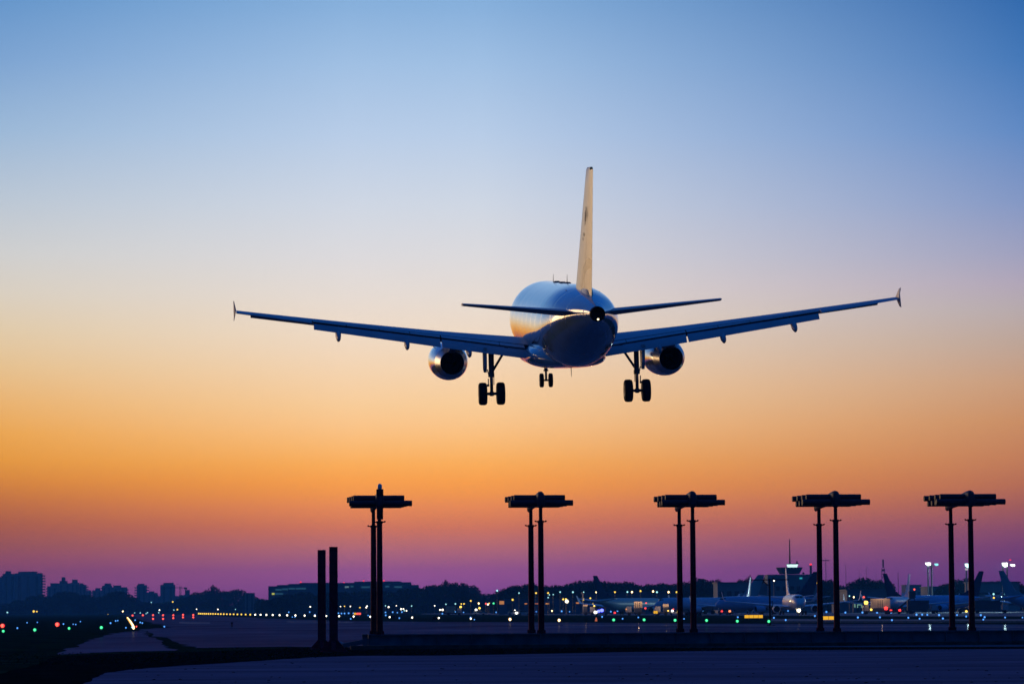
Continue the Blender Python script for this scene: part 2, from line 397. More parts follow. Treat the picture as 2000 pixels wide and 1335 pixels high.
def hero():
    root = empty('airliner')
    tag(root, 'large airliner coming in to land with its wheels down and a cream tail fin', 'airplane')
    # fuselage
    tab = NOSE + TAIL
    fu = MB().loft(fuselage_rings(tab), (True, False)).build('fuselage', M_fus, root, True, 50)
    b = MB(); b.lathe([(-.25, .36), (.10, .36), (.17, .335), (.12, .31), (-.25, .28)], P(0, 35.42, 1.05), (0, -1, 0), 24, (False, True))
    b.build('exhaust_outlet', M_blk, fu, True)
    MB().ball(P(.0, 35.66, .80), .05).build('tail_light', emit('tail_lamp', (1, .78, .45), 3), fu, True)
    # belly fairing
    bel = [(10.6, -1.5, -1.80, 1.0), (11.8, -.9, -1.93, 1.75), (13.5, -.75, -2.06, 2.04), (16, -.7, -2.10, 2.06), (18.5, -.75, -2.09, 2.04), (20.3, -.85, -2.0, 1.90), (21.9, -1.1, -1.9, 1.35), (23.0, -1.5, -1.80, .7)]
    rr = []
    for i in range(31):
        s = 10.6 + 12.4 * i / 30; t_, b_, hw = catmull(bel, s); zc, hh = (t_ + b_) / 2, (t_ - b_) / 2; q = []
        for j in range(32):
            u = 2 * math.pi * j / 32; cx, cz = math.sin(u), math.cos(u)
            q.append(P(hw * math.copysign(abs(cx) ** .72, cx), s, zc + hh * math.copysign(abs(cz) ** .75, cz)))
        rr.append(q)
    MB().loft(rr).build('belly_fairing', M_fus, root, True, 60)
    # antennas and small fittings
    for s_, h_ in ((12.2, .44), (20.2, .50)):
        MB().tube(P(0, s_, 2.28), P(0, s_ + .12, 2.28 + h_), .02, .008, 6).build('whip_antenna', M_dark, fu)
    MB().tube(P(.0, 21.5, -1.8), P(0, 21.7, -2.40), .025, .012, 6).build('whip_antenna', M_dark, fu)
    for sx, s_, zt in ((0, 14.0, 2.31), (0, 17.2, 2.31), (.1, 18.2, 2.30), (.1, 19.1, 2.30)):
        b = MB(); b.loft([[P(sx - .16, s_, zt), P(sx + .16, s_, zt), P(sx + .16, s_ + .75, zt), P(sx - .16, s_ + .75, zt)],
                          [P(sx - .11, s_ + .15, zt + .07), P(sx + .11, s_ + .15, zt + .07), P(sx + .11, s_ + .6, zt + .07), P(sx - .11, s_ + .6, zt + .07)]])
        b.build('blade_antenna', M_dark, fu)
    for y_, s_, z_ in ((-.72, 27.6, 1.88), (.82, 28.0, 1.80)):
        MB().box(P(y_, s_, z_ + .12), (.05, .42, .16), M=Matrix.Rotation(R(-20 if y_ < 0 else 20), 3, 'Y')).build('drain_mast', M_dark, fu)
    # wings
    LE = lambda y: 12.2 + (y - 1.97) * .5206
    def ch(y):
        te = 18.55 + (y - 1.97) * .03 if y < 6.4 else 18.68 + (y - 6.4) * (21.45 - 18.68) / 10.5
        return te - LE(y)
    inc = lambda y: R(3.6 - 3.3 * (y - 2) / 15)
    zs = lambda y: -.93 + .1485 * (y - 2.3)                      # height of the flap slot line
    th = lambda y: .145 - .035 * (y - 2) / 15
    def ring(sd, y, a, b):
        c, i_ = ch(y), inc(y)
        zle = zs(y) + .76 * c * math.sin(i_) - .05 * c
        return wing_ring(sd, y, LE(y), c, zle, i_, th(y), a, b)
    def flap_ring(sd, y, c, defl, dx=0.0, dz=0.0):
        return wing_ring(sd, y, LE(y) + ch(y) * .785 + dx, c, zs(y) - .15 + dz, defl, .13, 0, 1, .04)
    def zslot_pt(y, f, dz=0): return LE(y) + ch(y) * f, zs(y) + dz
    for sd in (-1, 1):
        wb = MB(); ys = [1.2, 2.2, 3.3, 4.4, 5.5, 6.4, 7.6, 9, 10.5, 12, 13.05]
        wb.loft([ring(sd, y, 0, .70) for y in ys])
        wb.loft([ring(sd, y, 0, .72) for y in (13.05, 14, 15, 16.1)])
        wb.loft([ring(sd, y, 0, 1.0) for y in (16.1, 16.5, 16.86, 16.92)])
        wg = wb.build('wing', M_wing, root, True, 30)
        cv = MB()
        for y0_, y1_ in ((1.25, 6.4), (6.4, 13.0)):
            rr_ = []
            for y in (y0_, y1_):
                g_ = ring(sd, y, .69, .708); rr_.append([g_[0], g_[8], g_[9], g_[17]])
            cv.loft([[p + Vector((0, -.012, 0)) for p in q_] for q_ in rr_])
        cv.build('flap_cove_shade', M_blk, wg)  # black face puts the shade of the flap slot into colour
        def spo(y, a_, b_):
            g_ = ring(sd, y, a_, b_)
            top = g_[:9]; return top + [p + Vector((0, 0, -.035)) for p in reversed(top)]
        for y0_, y1_ in ((2.0, 3.3), (3.33, 6.37), (6.43, 8.0), (8.03, 9.6), (9.63, 11.3), (11.33, 13.03)):
            MB().loft([spo(y0_, .64, .80), spo((y0_ + y1_) / 2, .64, .80), spo(y1_, .64, .80)]).build('spoiler', M_wing, wg, True, 30)
        # flaps
        f1 = MB().loft([flap_ring(sd, y, c, R(31)) for y, c in ((1.9, .86), (4.0, .84), (6.36, .80))]).build('flap', M_flap, wg, True, 40)
        f2 = MB().loft([flap_ring(sd, y, c, R(31)) for y, c in ((6.44, .80), (9.5, .69), (13.0, .57))]).build('flap', M_flap, wg, True, 40)
        def ail(y, c): 
            return wing_ring(sd, y, LE(y) + ch(y) * .715, c, zs(y) + .0, R(9), .10, 0, 1, .02)
        MB().loft([ail(13.1, .74), ail(16.08, .55)]).build('aileron', M_flap, wg, True, 40)
        # slats, lowered in front of the leading edge
        def slat(y):
            c = ch(y) * .16 + .18
            i_ = inc(y); zle = zs(y) + .76 * ch(y) * math.sin(i_) - .05 * ch(y)
            return wing_ring(sd, y, LE(y) - .30, c, zle - .20 - .0 * y, R(-24), .10, 0, 1, .06)
        MB().loft([slat(y) for y in (3.0, 4.6, 5.2)]).build('slat', M_flap, wg, True, 40)
        MB().loft([slat(y) for y in (6.3, 9, 12, 16.2)]).build('slat', M_flap, wg, True, 40)
        # wingtip fence
        tz = zs(16.92) + .05; ts = LE(16.92)
        q = [(ts + .6, 0), (ts + 1.1, .44), (ts + 1.5, .48), (ts + 1.52, .1), (ts + 1.52, -.1), (ts + 1.45, -.52), (ts + 1.1, -.48)]
        x_a, x_b = sd * 16.92, sd * 16.95
        tip = MB()
        lean = lambda z: sd * .22 * abs(z)
        tip.loft([[P(x_a + lean(z), s_, tz + z) for s_, z in q], [P(x_b + lean(z), s_, tz + z) for s_, z in q]])
        tip.build('wingtip_fence', M_wing, wg)
        # flap track fairings
        for y_, ln in ((4.95, 2.4), (8.2, 2.4), (11.75, 2.2)):
            s_, z_ = LE(y_) + ch(y_) * .78, zs(y_)
            tabf = [(-1.5, -.30, .02), (-1.0, -.42, .11), (-.2, -.62, .15), (.35, -.86, .15), (.75, -.98, .12), (.95, -1.0, .05)]
            rg = []
            for ds, zc, hw in tabf:
                hh = hw * 1.75
                rg.append([P(sd * y_ + hw * math.sin(2 * math.pi * j / 16), s_ + ds, z_ + zc + .28 + hh * math.cos(2 * math.pi * j / 16)) for j in range(16)])
            MB().loft(rg).build('flap_track_fairing', M_wing, wg, True, 60)
        # engine, pylon
        en = engine(root, sd, 5.75, -1.76, 11.0, 16.5, 1.03, .63, (M_nac, M_noz))
        py = MB()
        py.loft([[P(sd * 5.75 - w_, s_, zb) for s_, zb in ((12.0, -.95), (13.6, -.85), (17.3, -.95), (16.4, -1.22), (14.5, -1.35))] for w_ in (.16, -.16)])
        py.build('pylon', M_nac, en)
        for dx in (-.75, .75):
            MB().box(P(sd * 5.75 + dx, 12.6, -1.0), (.04, .8, .3), M=Matrix.Rotation(R(dx * 50), 3, 'Y')).build('strake', M_nac, en)
        # main landing gear
        x_, ax = sd * 3.795, -3.358
        lg = MB(); lg.tube(P(x_, 17.5, -.9), P(x_, 17.62, -2.45), .135, .135, 12); lg.tube(P(x_, 17.62, -2.4), P(x_, 17.7, ax - .03), .085, .085, 12)
        lg.tube(P(x_, 17.6, -2.28), P(x_, 17.62, -2.5), .165, .165, 12)
        lg.tube(P(x_, 17.85, -2.45), P(x_ , 18.05, -2.85), .05); lg.tube(P(x_, 18.05, -2.85), P(x_, 17.78, -3.25), .05)
        lg.tube(P(x_ - .55, 17.7, ax), P(x_ + .55, 17.7, ax), .075, .075, 10); lg.ball(P(x_, 17.7, ax), .15)
        lg.tube(P(x_ - sd * .13, 17.7, -1.2), P(x_ - sd * .12, 17.72, -2.9), .02, .02, 6)
        lg.ball(P(x_ + sd * .19, 17.8, -2.92), .075)
        lg.box(P(x_ + sd * .17, 17.75, -2.72), (.05, .05, .3))
        g = lg.build('landing_gear', M_gear, root, True, 40)
        b = MB(); b.tube(P(x_ - sd * .08, 17.6, -2.18), P(x_ - sd * .80, 17.4, -1.05), .065, .065, 8); b.box(P(x_ - sd * .80, 17.4, -1.08), (.2, .2, .3)); b.tube(P(x_ - sd * .8, 17.4, -1.15), P(x_ - sd * .45, 17.4, -.92), .04, .04, 6)
        b.build('side_stay', M_gear, g, True)
        b = MB(); b.loft([[P(x_ + sd * (.24 + o_), s_, z_) for s_, z_ in ((17.0, -.95), (18.1, -.95), (18.05, -1.9), (17.75, -2.25), (17.2, -2.1))] for o_ in (0, .16)])
        b.tube(P(x_ + sd * .2, 17.6, -2.1), P(x_ + sd * .12, 17.62, -2.45), .03)
        b.build('gear_door', M_wing, g)
        wheel_pair(g, x_, 17.7, ax, .585, .42, .93)
    # nose gear
    lg = MB(); lg.tube(P(0, 6.45, -1.9), P(0, 6.6, -2.62), .10, .10, 12); lg.tube(P(0, 6.6, -2.6), P(0, 6.67, -3.16), .065, .065, 10)
    lg.tube(P(-.25, 6.67, -3.16), P(.25, 6.67, -3.16), .05, .05, 8); lg.box(P(0, 6.6, -2.35), (.34, .12, .12)); lg.box(P(0, 6.62, -2.62), (.26, .2, .08))
    g = lg.build('nose_gear', M_gear, root, True, 40)
    wheel_pair(g, 0, 6.67, -3.16, .385, .22, .50)
    # fin and rudder
    fl = lambda z: 26.6 + (z - 1.85) * (32.1 - 26.6) / 6.15
    ft = lambda z: 32.75 + (z - 1.85) * (34.55 - 32.75) / 6.15
    def fring(z, a, b, t_=.105):
        l_, c_ = fl(z), ft(z) - fl(z)
        return [P(h * c_, l_ + f * c_, z) for f, h in foil(t_, a, b, camber=0)]
    zz = [1.55, 2.2, 3.2, 4.5, 6, 7.2, 7.85, 7.98]
    fb = MB(); fb.loft([fring(z, 0, .70, .105 if z < 7.9 else .07) for z in zz])
    fn = fb.build('fin', M_finc, root, True, 40)
    MB().loft([fring(z, .706, 1.0, .105) for z in (1.75, 3.2, 5, 7.0, 7.85)]).build('rudder', M_finc, fn, True, 40)
    df = []
    for z, w_, a_, b_ in ((1.7, .62, 25.4, 33.0), (1.95, .42, 25.6, 32.6), (2.15, .30, 25.9, 32.2), (2.4, .24, 26.3, 31.4), (2.8, .20, 26.75, 30.2), (3.1, .12, 27.2, 29.0)):
        df.append([P(w_ * math.sin(2 * math.pi * k / 20) * (1 if math.cos(2 * math.pi * k / 20) > 0 else .9), (a_ + b_) / 2 - (b_ - a_) / 2 * math.cos(2 * math.pi * k / 20), z - (.0 if z > 2 else .35 * (1 - math.cos(2 * math.pi * k / 20)) * .5)) for k in range(20)])
    MB().loft(df).build('dorsal_fairing', M_finc, fn, True, 60)
    # small dark lettering and strokes on the port side of the fin
    mk = MB()
    for k in range(7):
        s_, z_ = 31.25 + k * .22, 5.15 + k * .12
        hw = .105 * (ft(z_) - fl(z_)) * .40 + .012
        mk.box(P(-hw, s_, z_), (.012, .07, .5 - .04 * (k % 3)), M=Matrix.Rotation(R(-24), 3, 'X'))
    mk.build('lettering', mat('dark_lettering', (.05, .04, .04), .5), fn)
    for k in range(3):
        s_, z_ = 30.9 + k * .35, 4.35 + k * .22
        hw = .105 * (ft(z_) - fl(z_)) * .42 + .012
        MB().box(P(-hw, s_, z_), (.012, .10, .16), M=Matrix.Rotation(R(-30), 3, 'X')).build('stroke_mark', mat('dark_lettering', (.05, .04, .04), .5), fn)
    # tailplane and elevators
    for sd in (-1, 1):
        hl = lambda y: 29.2 + (y - .6) * (32.15 - 29.2) / 5.6
        ht = lambda y: 32.75 + (y - .6) * (33.45 - 32.75) / 5.6
        hz = lambda y: 1.03 + (y - .6) * .098
        hr = lambda y, a, b, d=0: wing_ring(sd, y, hl(y), ht(y) - hl(y), hz(y) + .5 * (ht(y) - hl(y)) * math.sin(R(-2.0)) , R(-2.0), .105, a, b, -.01)
        tp = MB().loft([hr(y, 0, .70) for y in (.5, 1.5, 3, 4.5, 5.7, 6.1, 6.2)]).build('tailplane', M_wing, root, True, 35)
        MB().loft([hr(y, .71, 1.0) for y in (.95, 3, 5.6, 6.18)]).build('elevator', M_flap, tp, True, 35)
    return root
air = hero()
pose = Matrix.Translation(Vector((2.699, 185.238, 16.257))) @ (Matrix.Rotation(.0774, 4, 'Z') @ Matrix.Rotation(.102, 4, 'X') @ Matrix.Rotation(-.0207, 4, 'Y'))
air.location = pose.to_translation(); air.rotation_euler = pose.to_euler()
#--PART2--
# ------------------------------------------------------------------ localizer antennas on their beam
M_red = mat('red_oxide_paint', (.24, .016, .032), .7, var=.3, scale=4, spec=.05)
M_post = mat('dark_red_paint', (.15, .012, .02), .7, var=.3, scale=5, spec=.05)
M_tub = mat('dark_tube', (.05, .03, .05), .5, var=.2, scale=4, spec=.22)
M_steel = mat('beam_steel', (.08, .11, .16), .6, var=.3, scale=1.5, spec=.2)
M_conc = mat('kerb_concrete', (.06, .055, .055), .85, var=.35, scale=2.0, spec=.1)
M_glass = mat('clear_lens', (.7, .72, .75), .08, var=.02, spec=.8)
AX = RW; AP = RP                         # boom direction (down the runway) and the tube direction
BEAM_D = 161.0
def on_line(px):
    """ground point under pixel column px on the array's line (square to the runway)"""
    d = ray(px, 1250); d = Vector((d.x, d.y, 0))
    o = Vector((0, BEAM_D, 0))
    k = (o.dot(RW)) / d.dot(RW)
    return d * k
def pxm(p): return F_PX / p.y            # pixels per metre at a point
ANT = [(742, 728, 967, 675, 803), (1057.5, 1036, 962, 988, 1119), (1355, 1329, 961, 1280, 1416), (1635, 1598, 960, 1546, 1695), (1899, 1858, 960, 1802, 1960)]
BT = .63                                  # top of the beam above the ground
def antenna(i, pn, label):
    base = on_line(pn); base.z = BT
    t = empty('localizer_antenna', base, math.atan2(-RW.x, RW.y))
    tag(t, label, 'antenna', 'antennas standing in a row on the steel beam')
    # local frame: x to the right, y down the runway
    ztop = 6.70                            # centre of the tubes above the beam top + beam
    BL = 3.9
    H = ztop - BT - .30
    for y_, h_ in ((0, H), (BL, H - .10)):
        b = MB(); b.lathe([(0, .17), (.02, .17), (.03, .140), (h_ - .78, .122), (h_ - .76, .12)], (0, y_, 0), (0, 0, 1), 16)
        b.tube((0, y_, h_ - .78), (0, y_, h_ + .1), .082, .082, 12)
        for k in range(4):
            a_ = math.pi / 2 * k; b.box((.14 * math.cos(a_), y_ + .14 * math.sin(a_), .08), (.10 if k % 2 == 0 else .02, .02 if k % 2 == 0 else .10, .16))
        po = b.build('post', M_post, t, True, 40)
        c = MB(); c.lathe([(-.06, .13), (-.05, .15), (.04, .15), (.05, .13)], (0, y_, h_ - .76), (0, 0, 1), 16)
        for sx in (-1, 1):
            c.box((sx * .175, y_, h_ - .76), (.12, .05, .05)); c.ball((sx * .235, y_, h_ - .735), .045, 8)
        c.build('collar', M_post, po, True)
    zc = ztop - BT
    # feed housing: domed at the near end, falling to a rounded belly at the far end
    rg = []
    for y_, top, bot, hw in ((-.42, -.10, -.34, .06), (-.36, .14, -.44, .15), (-.2, .27, -.48, .185), (.05, .30, -.48, .19), (.4, .285, -.42, .185), (1.0, .235, -.34, .17), (2.2, .12, -.36, .15), (3.6, -.02, -.42, .14), (4.25, -.08, -.50, .13), (4.6, -.18, -.52, .10), (4.72, -.30, -.44, .04)):
        zc_, hh = (top + bot) / 2, (top - bot) / 2
        rg.append([(hw * math.copysign(abs(math.sin(u)) ** .8, math.sin(u)), y_, zc + zc_ + hh * math.cos(u)) for u in [2 * math.pi * j / 24 for j in range(24)]])
    MB().loft(rg).build('housing', M_tub, t, True, 50)
    q_ = (.88, .89, .90, .97, 1.0)[i]
    up = [(.45, 1.30 * q_), (1.35, 1.33 * q_), (2.25, 1.38 * q_), (3.15, 1.43 * q_)]
    lo = [(.15, 1.60 * q_), (1.15, 1.42 * q_), (2.15, 1.36 * q_), (3.15, 1.32 * q_)]
    for k, (y_, hl) in enumerate(up):
        b = MB(); b.lathe([(-hl, .108), (-hl, .128), (-hl + .02, .130), (hl - .02, .130), (hl, .128), (hl, .108), (hl - .06, .10), (-hl + .06, .10)], (0, y_, zc + .02), (1, 0, 0), 18)
        b.build('dipole_tube', M_tub, t, True, 50)
    for k, (y_, hl) in enumerate(lo):
        b = MB(); b.lathe([(-hl, .108), (-hl, .128), (-hl + .02, .130), (hl - .02, .130), (hl, .128), (hl, .108), (hl - .06, .10), (-hl + .06, .10)], (.06, y_, zc - .22), (1, 0, 0), 18)
        b.build('dipole_tube', M_tub, t, True, 50)
    if i == 0:
        b = MB(); b.lathe([(0, .14), (.55, .15), (.75, .14), (.8, .10), (1.25, .10)], (0, -.25, zc - .95), (0, 0, 1), 14); b.box((0, -.25, zc + .25), (.3, .26, .3))
        ob = b.build('lamp_bracket', M_post, t, True, 40)
        b = MB(); b.lathe([(0, .085), (.05, .10), (.16, .10), (.22, .075), (.25, .02)], (0, -.25, zc + .40), (0, 0, 1), 14); b.build('obstruction_light', M_glass, ob, True)
    return t
labs = ['leftmost antenna of the row, the one topped by a clear obstruction lamp', 'second antenna from the left on the beam, below the nose wheel of the landing airliner',
        'middle antenna of the five on the steel beam, its tube ends just fanning out', 'fourth antenna from the left, right of the black pole with the crossarm', 'rightmost antenna of the row with its tube ends fanned out widest']
for i, a_ in enumerate(ANT): antenna(i, a_[0], labs[i])

# the long beam the antennas stand on
p0, p1 = on_line(719), on_line(2300)
bl = (p1 - p0).length
bt = empty('steel_beam', p0, math.atan2((p1 - p0).y, (p1 - p0).x)); tag(bt, 'long dark steel beam that carries the row of antennas', 'beam')
b = MB(); b.box((bl / 2, 0, .12 + .25), (bl, .03, .47)); b.box((bl / 2, 0, BT - .012), (bl, .34, .024)); b.box((bl / 2, 0, .12), (bl, .34, .03))
for k in range(24): b.box((.01 + k * bl / 24, -.085, .37), (.025, .14, .46))
b.build('front_girder', M_steel, bt)
b = MB(); b.box((bl / 2, 3.9, .12 + .25), (bl, .03, .47)); b.box((bl / 2, 3.9, BT - .012), (bl, .34, .024)); b.box((bl / 2, 3.9, .12), (bl, .34, .03)); b.build('rear_girder', M_steel, bt)
for a_ in ANT:
    x_ = (on_line(a_[0]) - p0).length
    b = MB(); b.box((x_ + .25, -.06, .05), (.6, .3, .11)); b.box((x_ + .25, 3.8, .05), (.6, .3, .11)); b.box((x_, 1.95, .35), (.14, 3.6, .2)); b.build('foot', M_steel, bt)
b = MB(); b.loft([[(-.02 + u * -1.13, -.07 + v, z0 + u * (z1 - z0)) for v, z0, z1 in ((0, .25, .06), (0, .47, .24), (.14, .47, .24), (.14, .25, .06))] for u in (0, 1)])
b.build('end_brace', M_steel, bt)
kb = MB(); kb.box((bl / 2 - .3, -1.0, .03), (bl + .6, .25, .10)); kb.box((bl / 2 - .3, -1.75, .09), (bl + 1.2, .9, .16))
k_ = kb.build('kerb', M_conc); k_.location = p0; k_.rotation_euler = bt.rotation_euler
tag(k_, 'low dark concrete kerb running in front of the steel beam', 'kerb')

# two red steel columns left of the array
def column(px, D, w_, htop_y, label, lean=0.0, flare=.6):
    g = ground(px, 1266); g = Vector((ray(px, 1200).x / ray(px, 1200).y * D, D, 0))
    h = at(px, htop_y, D).z
    t = empty('steel_column', g, .03); tag(t, label, 'column', 'dark red steel columns left of the antennas')
    b = MB(); b.box((0, -w_ * .42, h / 2), (w_, w_ * .10, h)); b.box((0, w_ * .42, h / 2 + .001), (w_, w_ * .10, h)); b.box((0, 0, h / 2), (w_ * .12, w_ * .74, h - .02))
    b.box((-w_ * .38, 0, h / 2 - .005), (w_ * .08, w_ * .73, h - .03)); b.box((w_ * .38, 0, h / 2 - .005), (w_ * .08, w_ * .73, h - .03))
    b.build('shaft', M_red, t)
    b = MB()
    for sx in (-1, 1):
        b.loft([[(sx * w_ * .502, y_, .03), (sx * (w_ / 2 + flare), y_, .03), (sx * (w_ / 2 + flare), y_, .09), (sx * w_ * .502, y_, .09 + flare * 1.1)] for y_ in (-.02, .02)])
        b.loft([[(x_, sx * w_ * .475, .03), (x_, sx * (w_ / 2 + flare), .03), (x_, sx * (w_ / 2 + flare), .09), (x_, sx * w_ * .475, .09 + flare * 1.1)] for x_ in (-w_ * .25, w_ * .25)])
    b.build('gusset', M_red, t)
    MB().box((0, 0, .012), (w_ + flare * 2.1, w_ + flare * 2.1, .045)).build('base_plate', M_red, t)
    MB().box((0, 0, h + .008), (w_ * 1.02, w_ * 1.02, .016)).build('cap_plate', M_red, t)
    return t
column(628.5, 160, .355, 1074, 'shorter left one of the two dark red steel columns', flare=.30)
column(651.5, 149, .345, 1068, 'taller right one of the two dark red steel columns', flare=.36)
rk = MB(); rk.lathe([(0, .26), (.12, .24), (.20, .10), (.22, .02)], (0, 0, 0), (0, 0, 1), 9); rk = rk.build('junction_box', mat('pale_blue_box', (.10, .16, .24), .6), None, True, 30)
rk.location = ground(663, 1260); tag(rk, 'small pale blue ground box at the foot of the right red column', 'box')

# ------------------------------------------------------------------ parked airliners
M_pwhite = mat('parked_white', (.80, .80, .82), .35, var=.06, scale=.4, coat=.2)
M_pblue = mat('parked_blue', (.25, .42, .65), .35, var=.08, scale=.4, coat=.2)
M_pnavy = mat('parked_navy', (.012, .04, .09), .95, var=.1, scale=.4, spec=0)
M_pteal = mat('parked_teal', (.10, .30, .36), .35, var=.1, scale=.4)
M_pane = mat('cockpit_glass', (.01, .012, .016), .1, var=.02, spec=.6)
PN = [(0.0, -.5, -.62, .06), (.18, -.20, -.92, .34), (.6, .22, -1.25, .74), (1.4, .85, -1.58, 1.18), (2.3, 1.42, -1.80, 1.50), (3.4, 1.76, -1.92, 1.74), (4.8, 1.86, -1.98, 1.86), (7, 1.88, -2.0, 1.88), (14, 1.88, -2.0, 1.88), (25.4, 1.88, -2.0, 1.88)]
PT = [(26.5, 1.88, -1.95, 1.87), (28.6, 1.86, -1.55, 1.76), (31, 1.78, -.85, 1.45), (33.5, 1.62, -.05, 1.0), (35.5, 1.42, .50, .55), (37.2, 1.2, .82, .20)]
GZ = 3.25                                   # centreline above the ground
def jet(body, finm, winglet=True):
    root = empty('parked_airliner')
    def Q(x, s, z): return Vector((x, -s, z + GZ))   # nose at the origin, pointing along +y
    rings = []
    tab = PN + PT
    for i in range(41):
        s = 37.2 * (i / 40) ** 1.25; t, b_, hw = catmull(tab, s); zc, hh = (t + b_) / 2, (t - b_) / 2
        rings.append([Q(hw * math.sin(2 * math.pi * j / 28), s, zc + hh * math.cos(2 * math.pi * j / 28)) for j in range(28)])
    fu = MB().loft(rings).build('fuselage', body, root, True, 60)
    b = MB()
    for sd in (-1, 1):
        b.loft([[Q(sd * x_, s_, z_) for x_, s_, z_ in ((.06, 1.60 - k, .98 + k), (.66, 1.78 - k, .94 + k), (1.08 + k, 2.35, .88), (1.20 + k, 2.9, .92), (1.02 + k, 2.75, 1.40), (.62, 2.20 - k, 1.40 + k), (.06, 2.05 - k, 1.42 + k))] for k in (-.08, .05)])
    b.build('windscreen', M_pane, fu)
    for sd in (-1, 1):
        le = lambda y: 12.6 + (y - 1.9) * .52
        te = lambda y: (19.4 if y < 5.5 else 19.4 + (y - 5.5) * .20)
        wr = lambda y: [Q(sd * y, le(y) + f * (te(y) - le(y)), -1.25 + (y - 1.9) * .105 + h * (te(y) - le(y)) - f * .05 * (te(y) - le(y))) for f, h in foil(.12)]
        wg = MB().loft([wr(y) for y in (1.2, 3, 5.5, 9, 13, 16.8, 17.0)]).build('wing', M_pwhite, root, True, 30)
        if winglet:
            z_t = -1.25 + 15.1 * .105; l_ = le(17.0)
            b = MB(); b.loft([[Q(sd * (17.0 + dx + o_), l_ + s_, z_t + dz) for dx, s_, dz in ((-.05, .0, 0), (.35, .55, .6), (.75, 1.75, 2.4), (.75, 2.35, 2.4), (.35, 1.65, .6), (-.05, 1.5, -.05))] for o_ in (0, .09)])
            b.build('winglet', M_pwhite, wg)
        e = MB(); o = Q(sd * 4.83, 10.3, -1.75)
        e.lathe([(0, .84), (.1, .93), (.5, 1.03), (1.4, 1.04), (2.6, .92), (3.3, .78)], o, (0, -1, 0), 20, (False, False)); e.lathe([(0, .84), (.4, .76)], o, (0, -1, 0), 20, (False, False))
        en = e.build('engine', body, root, True, 40)
        f = MB(); f.lathe([(.40, .77), (.41, .05)], o, (0, -1, 0), 20, (False, True)); f.lathe([(.15, .02), (.4, .22)], o, (0, -1, 0), 12); f.lathe([(3.2, .62), (4.2, .40), (4.6, .1)], o, (0, -1, 0), 16); f.build('fan', M_blk, en, True)
        MB().loft([[Q(sd * 4.83 + o_, s_, z_) for s_, z_ in ((11.2, -.9), (14.5, -.55), (15.6, -.95), (13.0, -1.2))] for o_ in (-.12, .12)]).build('pylon', body, en)
        hr = lambda y: [Q(sd * y, 31.6 + (y - .6) * .50 + f_ * (3.6 - (y - .6) * .34), .95 + (y - .6) * .12 + h_ * 3) for f_, h_ in foil(.09, camber=0)]
        MB().loft([hr(y) for y in (.5, 3, 6.5, 7.1)]).build('tailplane', M_pwhite, root, True, 35)
        g = MB(); g.tube(Q(sd * 2.86, 18.6, -1.3), Q(sd * 2.86, 18.7, -2.75), .14); g.tube(Q(sd * 2.3, 18.7, -2.69), Q(sd * 3.4, 18.7, -2.69), .08)
        g = g.build('landing_gear', M_gear, root, True)
        for dx in (-.43, .43):
            MB().lathe([(-.2, .35), (-.2, .48), (-.1, .56), (.1, .56), (.2, .48), (.2, .35)], Q(sd * 2.86 + dx, 18.7, -2.69), (1, 0, 0), 16).build('wheel', M_tyre, g, True, 40)
    g = MB(); g.tube(Q(0, 4.0, -1.8), Q(0, 4.1, -2.9), .09); g.tube(Q(-.3, 4.1, -2.9), Q(.3, 4.1, -2.9), .06); g = g.build('nose_gear', M_gear, root, True)
    for dx in (-.22, .22): MB().lathe([(-.1, .2), (-.1, .3), (0, .35), (.1, .3), (.1, .2)], Q(dx, 4.1, -2.9), (1, 0, 0), 14).build('wheel', M_tyre, g, True, 40)
    fr = lambda z: [Q(h * (lambda c: c)(1) * 4.2, f_, z) for f_, h in []]
    def frg(z, a=0, b_=1):
        l = 29.3 + (z - 1.6) * (35.6 - 29.3) / 7.2; t_ = 35.3 + (z - 1.6) * (37.9 - 35.3) / 7.2
        return [Q(h * (t_ - l), l + f_ * (t_ - l), z) for f_, h in foil(.10, a, b_, camber=0)]
    fn = MB().loft([frg(z, 0, .72) for z in (1.4, 3, 5, 7.5, 8.75, 8.85)]).build('fin', finm, root, True, 40)
    MB().loft([frg(z, .725, 1) for z in (1.6, 3, 5, 7.5, 8.8)]).build('rudder', finm, fn, True, 40)
    MB().loft([[Q(sx * w_, s_, z_) for s_, z_, w_ in ((24.6, 1.8, .02), (28.2, 2.35, .12), (30.2, 3.3, .14), (31, 1.7, .3), (28, 1.6, .3))] for sx in (-1, 1)]).build('dorsal_fin', finm, fn)
    return root
J0 = jet(M_pwhite, M_pwhite)
def recolor(o, old, new):
    for ch in o.children:
        for k, sl in enumerate(ch.material_slots):
            if sl.material and sl.material.name == old.name and (ch.name.split('.')[0] in ('fuselage', 'engine', 'pylon') if new[0] else ch.name.split('.')[0] in ('fin', 'rudder', 'dorsal_fin')):
                sl.link = 'OBJECT'; sl.material = new[1]
        recolor(ch, old, new)
first = [True]
def park(pn, dn, pt, dt, label, body=None, finm=None, sc=1.0):
    o = J0 if first[0] else copy_tree(J0); first[0] = False
    n = ray(pn, 1190); t = ray(pt, 1190)
    a = Vector((n.x / n.y * dn, dn, 0)); b = Vector((t.x / t.y * dt, dt, 0)); d = (a - b).normalized()
    o.location = a; o.rotation_euler = (0, 0, math.atan2(-d.x, d.y)); o.scale = (sc,) * 3
    tag(o, label, 'airplane', 'airliners parked on the apron')
    return o, body, finm
PJ = []
PJ.append(park(1563, 893, 1538, 926, 'white airliner taxiing nose on toward the camera with its nose lamp lit'))
PJ.append(park(1398, 1015, 1597, 1036, 'long dark blue airliner side on, its body seen left of the nose-on taxiing plane', M_pblue, M_pnavy))
PJ.append(park(1424, 1075, 1468, 1109, 'airliner with a thin orange-lit tail fin rising beside the crossarm pole', None, None, .92))
